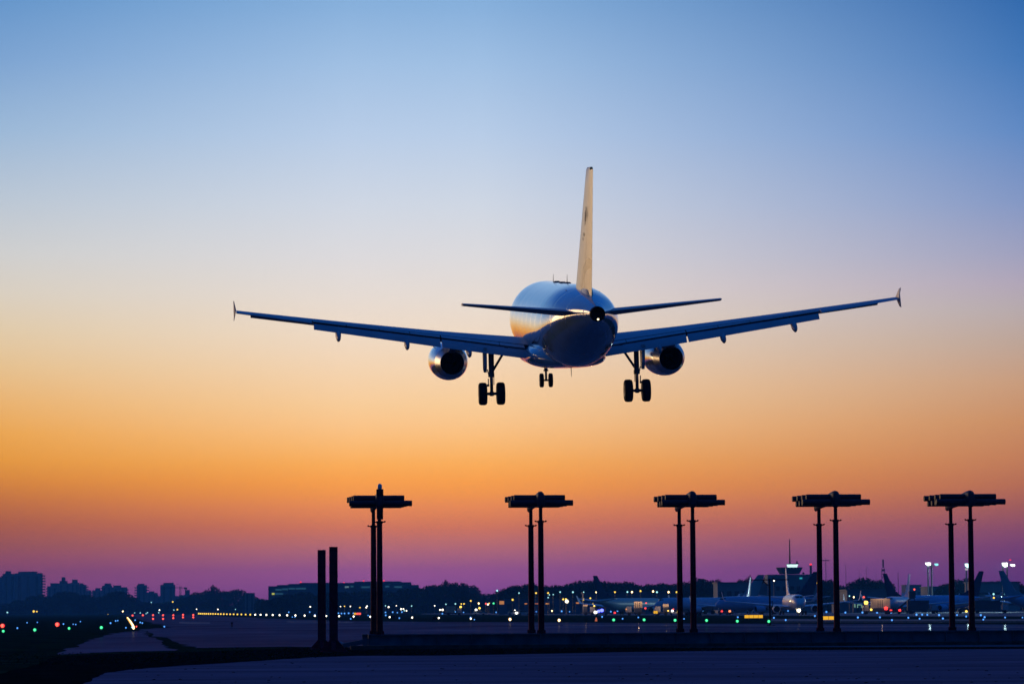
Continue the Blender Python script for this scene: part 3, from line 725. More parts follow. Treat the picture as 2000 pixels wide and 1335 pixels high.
PJ.append(park(1277, 1105, 1505, 1120, 'pale blue airliner side on with dark letters along its body', mat('parked_grey_blue', (.42, .60, .74), .35, var=.06, scale=.4), M_pteal))
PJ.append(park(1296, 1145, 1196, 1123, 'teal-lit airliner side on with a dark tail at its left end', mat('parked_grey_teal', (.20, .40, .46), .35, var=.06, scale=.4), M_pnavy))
PJ.append(park(1733, 985, 1778, 1018, 'airliner with a lit white nose turned left and a tall thin fin behind it', None, None, .92))
PJ.append(park(1765, 1020, 1916, 1046, 'long blue airliner side on, boarding stairs at its nose, dark blue tail', mat('parked_mid_blue', (.32, .52, .80), .35, var=.06, scale=.4), M_pnavy))
PJ.append(park(1850, 1130, 1742, 1104, 'airliner whose dark tail with a white leading edge stands behind the lit white nose', M_pblue, M_pnavy))
PJ.append(park(2120, 1060, 1984, 1040, 'airliner cut by the right edge of the picture, only its teal tail in view', M_pblue, M_pteal))
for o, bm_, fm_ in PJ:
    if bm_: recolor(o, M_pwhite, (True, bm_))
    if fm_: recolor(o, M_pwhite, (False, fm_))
# letters on the pale blue airliner (facing the camera side)
o = PJ[3][0]
v_, f_ = ptxt('a dr', 3.3, .04)
b = MB(); b.add([(x * 1.15, y, z) for x, y, z in v_], f_)
lt = b.build('fuselage_lettering', mat('dark_lettering', (.02, .02, .03), .5), o)
lt.rotation_euler = (R(90), 0, R(90)); lt.location = (1.93, -9.0, GZ - .1)

# ------------------------------------------------------------------ trees
def crown_mesh(seed, n=3800, wide=1.0):
    """unit tree: 1 high, about 1 wide; leaf clumps on overlapping lobes that make a broad dome with low skirts"""
    rr = random.Random(seed); b = MB(); lobes = [(0, 0, .56, .36), (.10, .05, .62, .30), (-.12, 0, .60, .29), (0, -.1, .40, .34)]
    for k in range(14):
        a_ = rr.uniform(0, 6.283); d = rr.uniform(.08, .36) * wide; z = .80 - d * d * 2.6 + rr.uniform(-.10, .05)
        lobes.append((math.cos(a_) * d, math.sin(a_) * d, z, rr.uniform(.10, .16)))
    tot = [q[3] ** 2 for q in lobes]
    for k in range(n):
        cx, cy, cz, r = rr.choices(lobes, tot)[0]
        p = Vector((rr.gauss(0, 1), rr.gauss(0, 1), rr.gauss(0, 1))).normalized() * rr.uniform(.5, 1.0) ** .5
        c = Vector((cx + p.x * r * 1.15, cy + p.y * r * 1.15, cz + p.z * r))
        if c.z < .05: continue
        s = rr.uniform(.012, .030)
        u = Vector((rr.uniform(-1, 1), rr.uniform(-1, 1), rr.uniform(-1, 1))).normalized(); v = u.orthogonal().normalized()
        b.add([c - u * s - v * s * .6, c + u * s - v * s * .6, c + u * s * .8 + v * s * .7, c - u * s * .7 + v * s * .8], [(0, 1, 2, 3)])
    return b
M_leaf = mat('foliage', (.030, .050, .030), .85, var=.5, scale=3.0, spec=.05)
M_bark = mat('bark', (.05, .04, .03), .9, var=.3, scale=8, spec=.05)
def tree_proto(seed, **k):
    t = empty('tree'); crown_mesh(seed, **k).build('crown', M_leaf, t)
    b = MB(); b.lathe([(0, .045), (.08, .030), (.3, .024), (.55, .014)], (0, 0, 0), (0, 0, 1), 8)
    rr = random.Random(seed)
    for q in range(5):
        a_ = rr.uniform(0, 6.28); b.tube((0, 0, .22 + q * .05), (math.cos(a_) * .26, math.sin(a_) * .26, .55 + q * .05), .014, .005, 6)
    b.build('trunk', M_bark, t, True); return t
PROT = [tree_proto(s_) for s_ in (11, 12, 13, 14)]
PROT_TALL = tree_proto(31, n=1500)
used = set()
def tree(px, ytop, wpx, D, label, group, k=None, tall=False):
    pr = PROT_TALL if tall else PROT[(int(px * 7 + wpx) if k is None else k) % 4]
    o = pr if id(pr) not in used else copy_tree(pr); used.add(id(pr))
    d = ray(px, 1190); h = at(px, ytop, D).z / .97; wd = wpx * D / F_PX / .92
    o.location = (d.x / d.y * D, D, 0); o.scale = (wd, wd, h); o.rotation_euler = (0, 0, (px * 1.7) % 6.28)
    tag(o, label, 'tree', group)
TL = [(8, 1176, 46), (38, 1169, 44), (68, 1160, 46), (80, 1157, 30), (98, 1161, 40), (122, 1151, 44), (142, 1152, 34), (168, 1158, 44), (205, 1161, 46), (231, 1151, 62), (256, 1162, 46), (282, 1173, 46), (310, 1175, 44),
      (338, 1172, 46), (362, 1163, 44), (385, 1154, 46), (408, 1149, 42), (438, 1150, 38), (462, 1147, 50), (486, 1158, 44), (508, 1166, 40), (20, 1182, 60), (90, 1172, 70), (180, 1170, 70), (300, 1182, 60), (345, 1180, 60), (420, 1166, 70), (480, 1172, 50)]
for i, (x_, y_, w_) in enumerate(TL):
    tree(x_, y_, w_, 2950 + (i * 37) % 160, 'dark rounded tree in the far wood below the flats, left of the red columns', 'trees of the far left wood')
tree(419, 1140, 30, 2920, 'tall thin tree standing above the far left wood', None, tall=True)
TM = [(528, 1168, 40), (548, 1163, 44), (562, 1157, 46), (596, 1152, 56), (640, 1153, 60), (668, 1152, 50), (706, 1149, 58), (750, 1150, 60), (790, 1146, 54), (815, 1143, 46), (842, 1138, 52), (866, 1138, 46), (886, 1133, 34), (905, 1135, 30), (920, 1139, 46), (900, 1150, 70), (950, 1156, 60),
      (985, 1146, 54), (1004, 1139, 52), (1034, 1135, 56), (1062, 1138, 46), (1088, 1138, 48), (1112, 1135, 44), (1136, 1129, 56), (1160, 1127, 54), (1184, 1130, 44), (1206, 1132, 46), (1228, 1131, 50), (1250, 1138, 46), (1272, 1136, 44), (1293, 1134, 48), (1318, 1135, 48), (560, 1172, 70), (640, 1172, 80), (740, 1168, 90), (830, 1165, 80), (880, 1166, 70), (1020, 1160, 80), (1100, 1158, 80)]
for i, (x_, y_, w_) in enumerate(TM):
    tree(x_, y_, w_, (1950 if x_ < 980 else 1600) + (i * 29) % 140, 'dark rounded tree in the middle of the tree belt, behind the apron lamps', 'trees of the middle tree belt')
tree(873, 1130, 30, 1940, 'small crown poking above the middle tree belt, left of the second antenna', None, tall=True)
TR = [(1342, 1132, 44), (1368, 1124, 58), (1396, 1127, 50), (1418, 1135, 40), (1432, 1133, 40), (1450, 1127, 40), (1482, 1129, 44), (1505, 1122, 46), (1598, 1124, 46), (1618, 1127, 44), (1640, 1139, 40), (1668, 1131, 40), (1690, 1123, 54), (1714, 1128, 44), (1732, 1131, 40), (1846, 1136, 44), (1868, 1127, 48), (1890, 1124, 46), (1935, 1131, 46), (1958, 1128, 44), (1986, 1133, 46), (1360, 1150, 70), (1440, 1150, 70), (1690, 1146, 80)]
for i, (x_, y_, w_) in enumerate(TR):
    tree(x_, y_, w_, 1460 + (i * 31) % 110, 'dark rounded tree behind the parked airliners at the right', 'trees behind the parked airliners')
tree(1463, 1121, 30, 1440, 'taller ragged tree above the thin orange-lit tail fin', None, tall=True)
hb = [(-40, 540, 3150, 1186), (500, 1010, 2120, 1176), (960, 1350, 1800, 1163), (1320, 2060, 1640, 1166)]
for x0_, x1_, D_, y_ in hb:
    # low understorey that closes the wood between the crowns
    b = MB(); rr = random.Random(x1_)
    for k in range(3600):
        px = rr.uniform(x0_, x1_); d = D_ + rr.uniform(-40, 120); q = ray(px, 1190); h = at(px, y_ + rr.uniform(-3, 8), D_).z
        c = Vector((q.x / q.y * d, d, rr.uniform(0, 1) ** .8 * h)); s = rr.uniform(.4, 1.0) * D_ / 1700
        u = Vector((rr.uniform(-1, 1), rr.uniform(-.5, .5), rr.uniform(-1, 1))).normalized(); v = u.orthogonal().normalized()
        b.add([c - u * s * 1.6 - v * s, c + u * s * 1.6 - v * s, c + u * s * 1.4 + v * s, c - u * s * 1.5 + v * s], [(0, 1, 2, 3)])
    tag(b.build('undergrowth', M_leaf), 'dark undergrowth filling the foot of the distant wood', 'undergrowth', kind='stuff')

# ------------------------------------------------------------------ city skyline, far buildings
M_city = mat('city_concrete', (.22, .22, .23), .9, var=.12, scale=.06, spec=.1)
M_city2 = mat('city_render', (.17, .18, .20), .9, var=.12, scale=.05, spec=.1)
M_cwin = mat('city_window', (.03, .035, .05), .3, var=.1, scale=.2)
def block(px0, px1, ytop, D, label, steps=(), serr=0.0, depth=.5, m_=None):
    x0 = ray(px0, 1190); x1 = ray(px1, 1190); X0_, X1_ = x0.x / x0.y * D, x1.x / x1.y * D
    h = at((px0 + px1) / 2, ytop, D).z; w_ = X1_ - X0_; dp = w_ * depth
    t = empty('apartment_block', ((X0_ + X1_) / 2, D + dp / 2, 0)); tag(t, label, 'building', 'city blocks on the left skyline')
    b = MB(); b.box((0, 0, h / 2), (w_, dp, h)); b.build('wall', m_ or M_city, t)
    fl = max(3, int(h / 3.2))
    if serr:
        b = MB()
        for k in range(1, fl):
            for sx in (-1, 1): b.box((sx * (w_ / 2 + serr / 2), -dp * .1, h * k / fl), (serr, dp * .6, h / fl * .45))
        b.build('balcony', M_city2, t)
    b = MB()
    for fx0, fx1, dz in steps:
        b.box((w_ * ((fx0 + fx1) / 2 - .5), 0, h + dz / 2), (w_ * (fx1 - fx0), dp * .7, dz))
    if steps: b.build('penthouse', M_city2, t)
    nw = max(2, int(w_ / 9))
    for k in range(nw):
        b = MB(); b.box((-w_ / 2 + w_ * (k + .5) / nw, -dp / 2 - .02, h * .5), (w_ / nw * .34, .12, h * .86)); b.build('window_bay', M_cwin, t)
block(5, 30, 1119.5, 4300, 'left wing of the big flats at the left edge of the skyline', ((.2, .6, 3),), 2.0)
block(30, 80, 1118.5, 4350, 'biggest and widest block of flats on the left skyline', ((.1, .8, 2.0),), 4.0)
block(-12, 6, 1126, 4500, 'block of flats cut by the left edge of the picture', (), 2.0)
block(92, 112, 1144, 4700, 'low stepped left part of the flats with a pointed roof', ((.3, 1, 4),), 1.5)
block(112, 138, 1138, 4750, 'flats with a small pointed roof structure in the middle of the left skyline', ((.15, .7, 3), (.3, .55, 8)), 1.5)
block(138, 154, 1137, 4730, 'flats with a square roof hut, second of the stepped group', ((.15, .8, 4),), 1.0)
block(154, 168, 1141, 4800, 'narrow flats right of the square roof hut', ((.1, .6, 2),), 3.0)
block(166, 178, 1152, 4850, 'low right end of the stepped group of flats', (), 1.0)
block(180, 199, 1152, 4850, 'low flats left of the dome-shaped tree', ((.3, .8, 3),), 2.0)
block(199, 218, 1143, 4800, 'flats with a flat roof hut above the dome-shaped tree', ((.25, .9, 3),), 1.5)
block(218, 247, 1146, 4820, 'flats stepping down to the right above the dome-shaped tree', ((.1, .6, 2.5),), 2.5)
block(267, 286, 1142, 4600, 'square tower block left of the gap in the skyline', ((.1, .75, 2),), 3.0)
block(286, 307, 1157, 4650, 'low block between the two tower blocks', ((.2, .7, 2),), 1.0)
block(313, 341, 1141, 4500, 'tall tower block just left of the crane', ((.2, .9, 2.5),), 0)
block(303, 350, 1163, 4700, 'low podium block behind the tower near the crane', (), 0)
block(350, 372, 1161, 4300, 'low block at the foot of the crane', ((.5, .9, 6),), 1.0)
block(478, 497, 1157, 2700, 'pale flat-roofed block beside the far left wood', (), 0)
# crane
def crane():
    D = 4300; q = ray(352, 1190); t = empty('tower_crane', (q.x / q.y * D, D, 0)); tag(t, 'thin tower crane right of the tall tower block', 'crane')
    h = at(352, 1144, D).z; b = MB()
    for sx in (-1, 1):
        for sy in (-1, 1): b.box((sx * .8, sy * .8, h / 2), (.3, .3, h))
    for k in range(14): b.tube((-.8, -.8, h * k / 14), (.8, -.8, h * (k + 1) / 14), .12, n=4)
    b.build('mast', M_dark, t)
    b = MB(); b.box((-10, 0, h - 2), (22, .7, .5)); b.box((-10, 0, h - .8), (22, .25, .25)); b.tube((0, 0, h + 3), (-18, 0, h - .8), .12, n=4); b.build('jib', M_dark, t)
    b = MB(); b.box((4, 0, h - 2), (9, .8, .6)); b.box((6.5, 0, h - 2.6), (3.5, 1.6, 2.4)); b.build('counterweight', M_dark, t)
crane()
# long lit building behind the middle wood
def long_building():
    D = 2300; f = lambda px: ray(px, 1190).x / ray(px, 1190).y * D
    t = empty('long_building', (f(660), D + 25, 0)); tag(t, 'long low office building with lit window rows behind the wood', 'building')
    X = lambda px: f(px) - f(660); H = lambda y, px=660: at(px, y, D).z
    b = MB(); b.box(((X(523) + X(560)) / 2, 0, H(1143) / 2), (X(560) - X(523), 40, H(1143))); b.box(((X(560) + X(800)) / 2, 2, H(1140) / 2), (X(800) - X(560), 36, H(1140))); b.box(((X(800) + X(815)) / 2, 3, H(1142) / 2), (X(815) - X(800) , 30, H(1142))); b.build('wall', M_city2, t)
    b = MB()
    for p0_, p1_, y_ in ((538, 560, 1140.5), (560, 600, 1138.5), (582, 640, 1136.5), (640, 700, 1137), (690, 780, 1134.6), (720, 800, 1136.5)):
        z0 = H(1145); z1 = H(y_); b.box(((X(p0_) + X(p1_)) / 2, 4, (z0 + z1) / 2), (X(p1_) - X(p0_), 24 + p0_ % 7, z1 - z0))
    b.build('roof_plant', M_city, t)
    wl = emit('dim_window', S(90, 170, 200), .15); wy = emit('yellow_window', S(220, 225, 90), .8)
    for p0_, p1_, y_, m_ in ((530, 535, 1158, wy), (537, 549, 1150, wl), (550, 562, 1149, wl), (563, 575, 1148, wl), (577, 597, 1148, wl), (673, 681, 1145.5, emit('bright_window', S(170, 210, 210), .3)), (684, 690, 1144.5, wl), (705, 722, 1146, wl), (736, 743, 1146.5, wl), (752, 760, 1145, wl), (770, 785, 1146, wl), (536, 552, 1158, wl)):
        b = MB(); b.box(((X(p0_) + X(p1_)) / 2, -20.2, H(y_)), (X(p1_) - X(p0_), .3, 1.1)); b.build('window', m_, t)
    for px, y_ in ((584, 1135), (618, 1137.5), (669, 1137), (708, 1133.6), (722, 1136), (748, 1133.4)):
        b = MB(); b.ball((X(px), -6, H(y_)), .55); b.tube((X(px), -6, H(y_) - .4), (X(px), -6, H(1142)), .12, n=6); b.build('roof_beacon', [emit('beacon_red', (1, .03, .05), 1.6)], t)
long_building()
# terminal buildings beyond the apron
M_term = mat('terminal_panel', (.16, .20, .22), .7, var=.12, scale=.2)
M_term2 = mat('terminal_pale', (.30, .28, .27), .7, var=.12, scale=.2)
M_hang = mat('hangar_blue', (.08, .12, .17), .6, var=.12, scale=.2)
def hall(px0, px1, ytop, D, label, m_, bays=0, bands=(), dep=30, name='terminal_building', roof=None):
    f = lambda px: ray(px, 1190).x / ray(px, 1190).y * D
    w_ = f(px1) - f(px0); h = at((px0 + px1) / 2, ytop, D).z
    t = empty(name, ((f(px0) + f(px1)) / 2, D + dep / 2, 0)); tag(t, label, 'building')
    b = MB(); b.box((0, 0, h / 2), (w_, dep, h)); b.build('wall', m_, t)
    MB().box((0, 0, h + .2), (w_ + .8, dep + .8, .4)).build('roof', roof or M_hang, t)
    for k in range(bays):
        b = MB(); b.box((-w_ / 2 + w_ * (k + .5) / bays, -dep / 2 - .03, h * .52), (w_ / bays * .6, .12, h * .42)); b.build('window', M_cwin, t)
    for z0, z1 in bands:
        MB().box((0, -dep / 2 - .06, h * (z0 + z1) / 2), (w_ * .98, .2, h * (z1 - z0))).build('facade_band', M_cwin, t)
    return t
hall(1140, 1332, 1157, 1330, 'long blue hangar hall behind the teal airliner', M_hang, 0, ((.3, .5),))
hall(985, 1140, 1170, 1380, 'low dark sheds behind the cars left of the parked airliners', M_hang, 6)
hall(1402, 1462, 1138, 1400, 'pale panelled hall below the trees beside the orange-lit fin', M_term, 4)
hall(1655, 1742, 1152, 1300, 'dark low hall behind the right wing of the taxiing airliner', M_hang, 5)
hall(1640, 1700, 1177.5, 1200, 'small low building with lit doorways right of the taxiing airliner', M_hang, 0)
hall(1905, 1992, 1137, 1330, 'pale beige hall with dark bands behind the dark blue tail', M_term2, 0, ((.22, .40), (.60, .66)))
hall(1770, 1800, 1142, 2600, 'pale square block far behind the winglets on the right skyline', M_city, 3)
hall(1800, 1822, 1147, 2700, 'lower far block on the right skyline near the first floodlight mast', M_city2, 2)
hall(1815, 1860, 1146, 1500, 'low green-roofed hall left of the fourth antenna post at right', M_hang, 3)
for px, y_, w_, h_ in ((1669, 1183, 4, 7), (1677, 1182, 9, 6.5)):
    pass
# control tower
def control_tower():
    D = 1290; f = lambda px: ray(px, 1190).x / ray(px, 1190).y * D
    px0 = 1547; t = empty('control_tower', (f(px0), D, 0)); tag(t, 'control tower with a lit glass cab and a tall thin mast', 'control tower')
    X = lambda px: f(px) - f(px0); H = lambda y: at(px0, y, D).z
    k = D / F_PX
    b = MB(); b.box(((X(1500) + X(1602)) / 2, 8, H(1121) / 2), (X(1602) - X(1500), 16, H(1121))); b.box(((X(1482) + X(1500)) / 2, 10, H(1138) / 2), (X(1500) - X(1482), 12, H(1138))); b.build('wall', M_term, t)
    for px in (1520, 1533, 1548, 1560, 1572):
        MB().box((X(px), -.05, H(1148)), (7 * k, .2, 8 * k)).build('window', M_cwin, t)
    MB().box((X(1565), -.08, H(1128.5)), (5 * k, .2, 3 * k)).build('lit_window', emit('cyan_window', S(60, 190, 205), .7), t)
    cx = X(1546); z0, z1, z2 = H(1120), H(1110), H(1107)
    b = MB(); b.lathe([(z0, 19 * k), (z0 + .1, 20 * k), (z1, 25.5 * k), (z2, 26.5 * k), (z2 + .05, 26.5 * k), (z2 + .06, 18 * k)], (cx, 8, 0), (0, 0, 1), 12); b.build('cab_base', M_hang, t, True, 20)
    b = MB(); b.lathe([(z2 + .06, 9.5 * k), (H(1101), 11.5 * k)], (X(1552), 8, 0), (0, 0, 1), 10); b.build('cab_glass', emit('cab_light', S(205, 245, 240), 1.5), t)
    b = MB(); b.lathe([(H(1101), 12.5 * k), (H(1099.5), 12 * k)], (X(1552), 8, 0), (0, 0, 1), 10); b.tube((X(1561), 8, H(1100)), (X(1561), 8, H(1094)), .25, n=6); b.box((X(1562), 8, H(1099)), (5 * k, 1, 1.2 * k)); b.build('cab_roof', M_hang, t)
    b = MB(); b.tube((X(1547), 8, H(1102)), (X(1547), 8, H(1051.5)), .32, .16, 8); b.build('mast', M_dark, t)
    b = MB(); b.lathe([(0, 2.2 * k), (2.5 * k, 2.2 * k), (3.5 * k, 1.2 * k)], (X(1573.5), 8, H(1120)), (0, 0, 1), 8); b.build('roof_dome', M_hang, t, True)
control_tower()
def chimney():
    D = 1310; q = ray(1584.5, 1190); t = empty('chimney', (q.x / q.y * D, D, 0)); tag(t, 'slim chimney with a red lamp right of the control tower', 'chimney')
    h = at(1584, 1103, D).z
    b = MB(); b.lathe([(0, .55), (h, .42)], (0, 0, 0), (0, 0, 1), 10); b.lathe([(0, 1.0), (h - 3.2, .9), (h - 3.1, .4)], (.5, 0, 0), (0, 0, 1), 8); b.build('shaft', M_hang, t, True)
    MB().ball((0, 0, h + .3), .42).build('warning_lamp', emit('beacon_red', (1, .03, .05), 1.6), t, True)
chimney()
# thin aerials on the right skyline
def aerial(px, ytop, D, wd, label, lattice=False, arm=0):
    q = ray(px, 1190); h = at(px, ytop, D).z; t = empty('radio_mast', (q.x / q.y * D, D, 0)); tag(t, label, 'mast', 'thin radio masts on the right skyline')
    b = MB()
    if lattice:
        for sx in (-1, 1):
            for sy in (-1, 1): b.box((sx * wd, sy * wd, h * .42), (.22, .22, h * .84))
        for k in range(22): b.tube((-wd if k % 2 else wd, -wd, h * .84 * k / 22), (wd if k % 2 else -wd, -wd, h * .84 * (k + 1) / 22), .09, n=4)
        b.box((0, 0, h * .93), (wd * 1.1, wd * 1.1, h * .16)); b.box((0, 0, h * .80), (wd * 2.2, wd * 2.2, h * .04))
    else: b.tube((0, 0, 0), (0, 0, h), wd, wd * .5, 6)
    if arm: b.box((0, 0, h - 1.2), (arm, .25, .5))
    b.build('mast_shaft', mat('pale_mast', (.16, .16, .18), .7), t)
aerial(1614, 1090, 2200, .30, 'thin mast with a short crossbar between the fourth antenna posts', arm=4.5)
aerial(1653, 1102, 2200, .22, 'plain thin mast above the gap right of the fourth antenna')
aerial(1726, 1093, 2300, .9, 'lattice mast, the thickest of the masts on the right skyline', True)
aerial(1679, 1112, 2200, .18, 'short faint mast above the rounded trees, left one')
aerial(1693, 1107, 2200, .18, 'short faint mast above the rounded trees, right one')
aerial(1712, 1120, 2200, .15, 'shortest faint mast left of the lattice mast')
aerial(1755, 1117, 2200, .30, 'thin mast between the dark tail and the thin fin')
# apron floodlight masts
def floodmast(px, ytop, D, heads, label, gap=7.0):
    q = ray(px, 1190); h = at(px, ytop, D).z; k = D / F_PX; t = empty('floodlight_mast', (q.x / q.y * D, D, 0)); tag(t, label, 'floodlight', 'floodlight masts above the apron')
    b = MB()
    for sx in (-1, 1): b.tube((sx * gap / 2 * k, 0, 0), (sx * gap / 2 * k, 0, h - 1.2 * k), .30, .24, 8)
    b.box((0, 0, h - 6 * k), (gap * k, .2, .2)); b.build('pole', mat('galvanised', (.18, .20, .20), .6, metal=.2), t, True)
    b = MB(); b.box((1.5 * k, 0, h - 2.6 * k), (gap * 1.7 * k, 1.2, 1.6 * k)); b.box((1.5 * k, 0, h), (gap * 1.2 * k, .3, .4)); b.build('platform', mat('galvanised', (.18, .20, .20), .6, metal=.2), t)
    for dx, dy, w_, hh, m_ in heads:
        b = MB(); b.loft([[(dx * k + u * w_ * k / 2 * s_ + (0 if s_ == 1 else .6), y_, h - dy * k + v * hh * k / 2 * s_) for u, v in ((-1, .9), (1, 1), (.9, -.8), (.2, -1), (-.8, -.2))] for y_, s_ in ((-1.2, 1), (-.3, .8))])
        b.build('lamp_head', m_, t)
    l = bpy.data.lights.new('flood_lamp', 'SPOT'); l.energy = 30000; l.color = (.62, .95, 1.0); l.shadow_soft_size = .3; l.spot_size = R(110); l.spot_blend = .5
    lo = bpy.data.objects.new('flood_lamp', l); COL.objects.link(lo); lo.parent = t; lo.location = (-.5, -2.0, h - .3); lo.rotation_euler = Vector((.55, .6, .55)).to_track_quat('Z', 'Y').to_euler()
LW = emit('lamp_white', S(240, 255, 250), 3.0); LC = emit('lamp_cyan', S(140, 235, 235), 1.6)
floodmast(1817, 1103, 1180, ((-5.0, -2, 9, 6.5, LW), (11, -1, 5.5, 4.5, LC)), 'floodlight mast left of the rightmost antenna, two lamp heads apart')
floodmast(1892, 1102, 1210, ((-2.5, 2.0, 9.5, 8.5, emit('lamp_white_cyan', S(200, 252, 250), 2.5)), (-5.5, 9, 3.5, 4, emit('lamp_dim', S(200, 190, 190), .8))), 'floodlight mast between the two posts of the rightmost antenna')
floodmast(1964, 1100, 1180, ((-2.0, 2.5, 9.5, 9, LW), (13, 3.5, 8, 4.5, LW), (8, -7, 2.5, 1.5, emit('beacon_red', (1, .03, .05), 1.6))), 'rightmost floodlight mast, the one with a small red lamp', 8.5)

# ------------------------------------------------------------------ vehicles on the apron
M_van = mat('vehicle_white', (.45, .45, .46), .45, var=.08, scale=1)
M_vdk = mat('vehicle_dark', (.05, .06, .08), .45, var=.1, scale=1)
M_vbe = mat('vehicle_beige', (.55, .42, .30), .5, var=.1, scale=1)
TAILR = emit('tail_red', (1, .04, .03), 2.2); HEADW = emit('head_white', (1, .96, .85), 5.0)
def wheels(t, xs, w_, r=.42):
    for x_ in xs:
        for sy in (-1, 1): MB().lathe([(-.12, r * .5), (-.12, r * .95), (0, r), (.12, r * .95), (.12, r * .5)], (x_, sy * w_, r), (0, 1, 0), 12).build('wheel', M_tyre, t, True)
def truck(px, D, label, rz=0.0, boxm=None, L=7.0, H=3.2, lights=(), nm='box_truck', ribs=False, z0=.95, fill=0):
    q = ray(px, 1190); t = empty(nm, (q.x / q.y * D, D, 0), rz); tag(t, label, 'truck', 'trucks on the apron')
    b = MB(); b.box((-.6, 0, .75), (L, 2.1, .3)); b.build('chassis', M_vdk, t)
    b = MB(); b.box((-1.0, 0, z0 + (H - z0) / 2), (L - 2.2, 2.35, H - z0)); c = b.build('cargo_box', boxm or M_van, t)
    if z0 > 1: MB().box((-1.0, 0, (z0 + .9) / 2 - .005), (L - 2.4, 2.2, z0 - .91)).build('lift_frame', M_vdk, t)
    if ribs:
        b = MB(); 
        for k in range(3): b.box((-1.0 + (k - .7) * .55, -1.2 if rz == 0 else 1.2, z0 + (H - z0) * .45), (.16, .06, (H - z0) * .8))
        b.build('side_rib', M_vdk, c)
    x_ = L / 2 - .65
    b = MB(); b.loft([[(x_ - .75, y_, .9), (x_ + .75, y_, .9), (x_ + .75, y_, 1.6), (x_ + .45, y_, 2.35), (x_ - .75, y_, 2.4)] for y_ in (-1.05, 1.05)]); c = b.build('cab', M_van, t)
    MB().loft([[(x_ + .77, y_, 1.62), (x_ + .48, y_, 2.28), (x_ + .44, y_, 2.28), (x_ + .70, y_, 1.62)] for y_ in (-.95, .95)]).build('windscreen', M_pane, c)
    wheels(t, (L / 2 - .8, -L / 2 + .9), 1.0, .45)
    fs = -1 if rz == 0 else 1
    for x2, z_, m_, r_ in lights: MB().ball((x2, fs * 1.25, z_), r_).build('lamp', m_, t, True)
    if fill:      # added point light beside the truck to brighten its box, no fixture
        l = bpy.data.lights.new('box_fill_light', 'POINT'); l.energy = fill; l.color = (1, .66, .40); l.shadow_soft_size = .1
        lo = bpy.data.objects.new('box_fill_light', l); COL.objects.link(lo); lo.parent = t; lo.location = (-1.0, fs * 3.4, H + 1.2)
def car(px, D, label, rz=0.0, m_=None, lights=()):
    q = ray(px, 1190); t = empty('car', (q.x / q.y * D, D, 0), rz); tag(t, label, 'car', 'cars and vans on the apron')
    b = MB(); b.loft([[(2.1, y_, .35), (2.15, y_, .75), (1.2, y_, .95), (.5, y_ * .85, 1.5), (-1.3, y_ * .85, 1.52), (-2.0, y_, 1.0), (-2.1, y_, .4)] for y_ in (-.85, .85)]); c = b.build('body', m_ or M_van, t, True, 25)
    MB().loft([[(1.12, y_, 1.0), (.5, y_, 1.44), (-1.2, y_, 1.45), (-1.75, y_, 1.02)] for y_ in (-.868, .868)]).build('window', M_pane, c)
    wheels(t, (1.3, -1.3), .8, .33)
    for x2, z_, mm, r_ in lights: MB().ball((x2, -.95, z_), r_).build('lamp', mm, t, True)
truck(1239, 960, 'beige lit box truck in front of the teal airliner', 3.14, M_vbe, 4.4, 3.7, ((-2.9, 1.9, TAILR, .28), (-3.1, 3.3, TAILR, .2), (2.2, 1.7, emit('lamp_orange', (1, .35, .1), .8), .22)), ribs=True, z0=2.0, fill=420)
truck(1293, 965, 'smaller beige lit truck under the nose of the pale blue airliner', 3.14, M_vbe, 3.7, 3.0, ((-1.6, 1.2, emit('lamp_amber', (1, .62, .08), 3.0), .2), (-3.0, 1.6, TAILR, .22)), z0=2.2, fill=330)
truck(1712, 925, 'beige catering truck with a yellow beacon left of the lit white nose', 3.14, M_vbe, 7.0, 4.0, ((-2.3, 1.5, TAILR, .5), (2.8, 3.0, emit('lamp_amber', (1, .62, .08), 3.0), .55), (1.5, 1.2, emit('lamp_amber', (1, .62, .08), 3.0), .3)), ribs=True, z0=1.6, fill=260)
truck(1800, 975, 'dark box truck parked under the belly of the long blue airliner', 0, M_vdk, 8.0, 3.6, ())
truck(1935, 960, 'dark loader truck beside the tail of the long blue airliner', 0, M_vdk, 9.0, 3.4, ())
truck(886, 1120, 'small pale truck at the left end of the lit sheds', 0, M_vbe, 5.0, 3.0, ((2.2, 2.7, emit('lamp_amber', (1, .62, .08), 3.0), .35),))
truck(1150, 1060, 'truck with a pink-lit box left of the blue flashing car', 0, M_vbe, 3.5, 3.1, ((1.6, 2.7, emit('lamp_amber', (1, .62, .08), 3.0), .25),), z0=2.6, fill=330)
car(936, 1150, 'white van with an amber roof lamp between the sheds', 0, None, ((-1, 1.8, HEADW, .35), (.1, 2.3, emit('lamp_amber', (1, .62, .08), 3.0), .35)))
car(1004, 1140, 'white car under the tall orange lamp', 0, None, ((.8, .7, HEADW, .4),))
car(1024, 1140, 'white car right of the tall orange lamp', 0, None, ())
car(1320, 980, 'white car between the posts of the third antenna', 0, None, ((-1.0, 1.2, HEADW, .3), (.6, 1.0, emit('lamp_amber', (1, .62, .08), 3.0), .3)))
car(1416, 960, 'dark car with two red tail lamps below the dark blue airliner', 0, M_vdk, ((-.9, 1.0, TAILR, .28), (1.2, 1.0, emit('lamp_orange_red', (1, .25, .08), 2.5), .32)))
car(1174, 1010, 'car flashing blue lamps in front of the dark tail', 0, M_vdk, ((.2, 1.4, emit('lamp_police', (.08, .10, 1), 6), .5), (-.7, 1.2, emit('lamp_police', (.08, .10, 1), 6), .42), (-1.6, .9, HEADW, .45), (3.8, .7, TAILR, .3)))
car(1746, 930, 'dark car with red tail lamps under the lit white nose', 0, M_vdk, ((-.9, .9, TAILR, .36), (1.4, 1.0, TAILR, .36)))
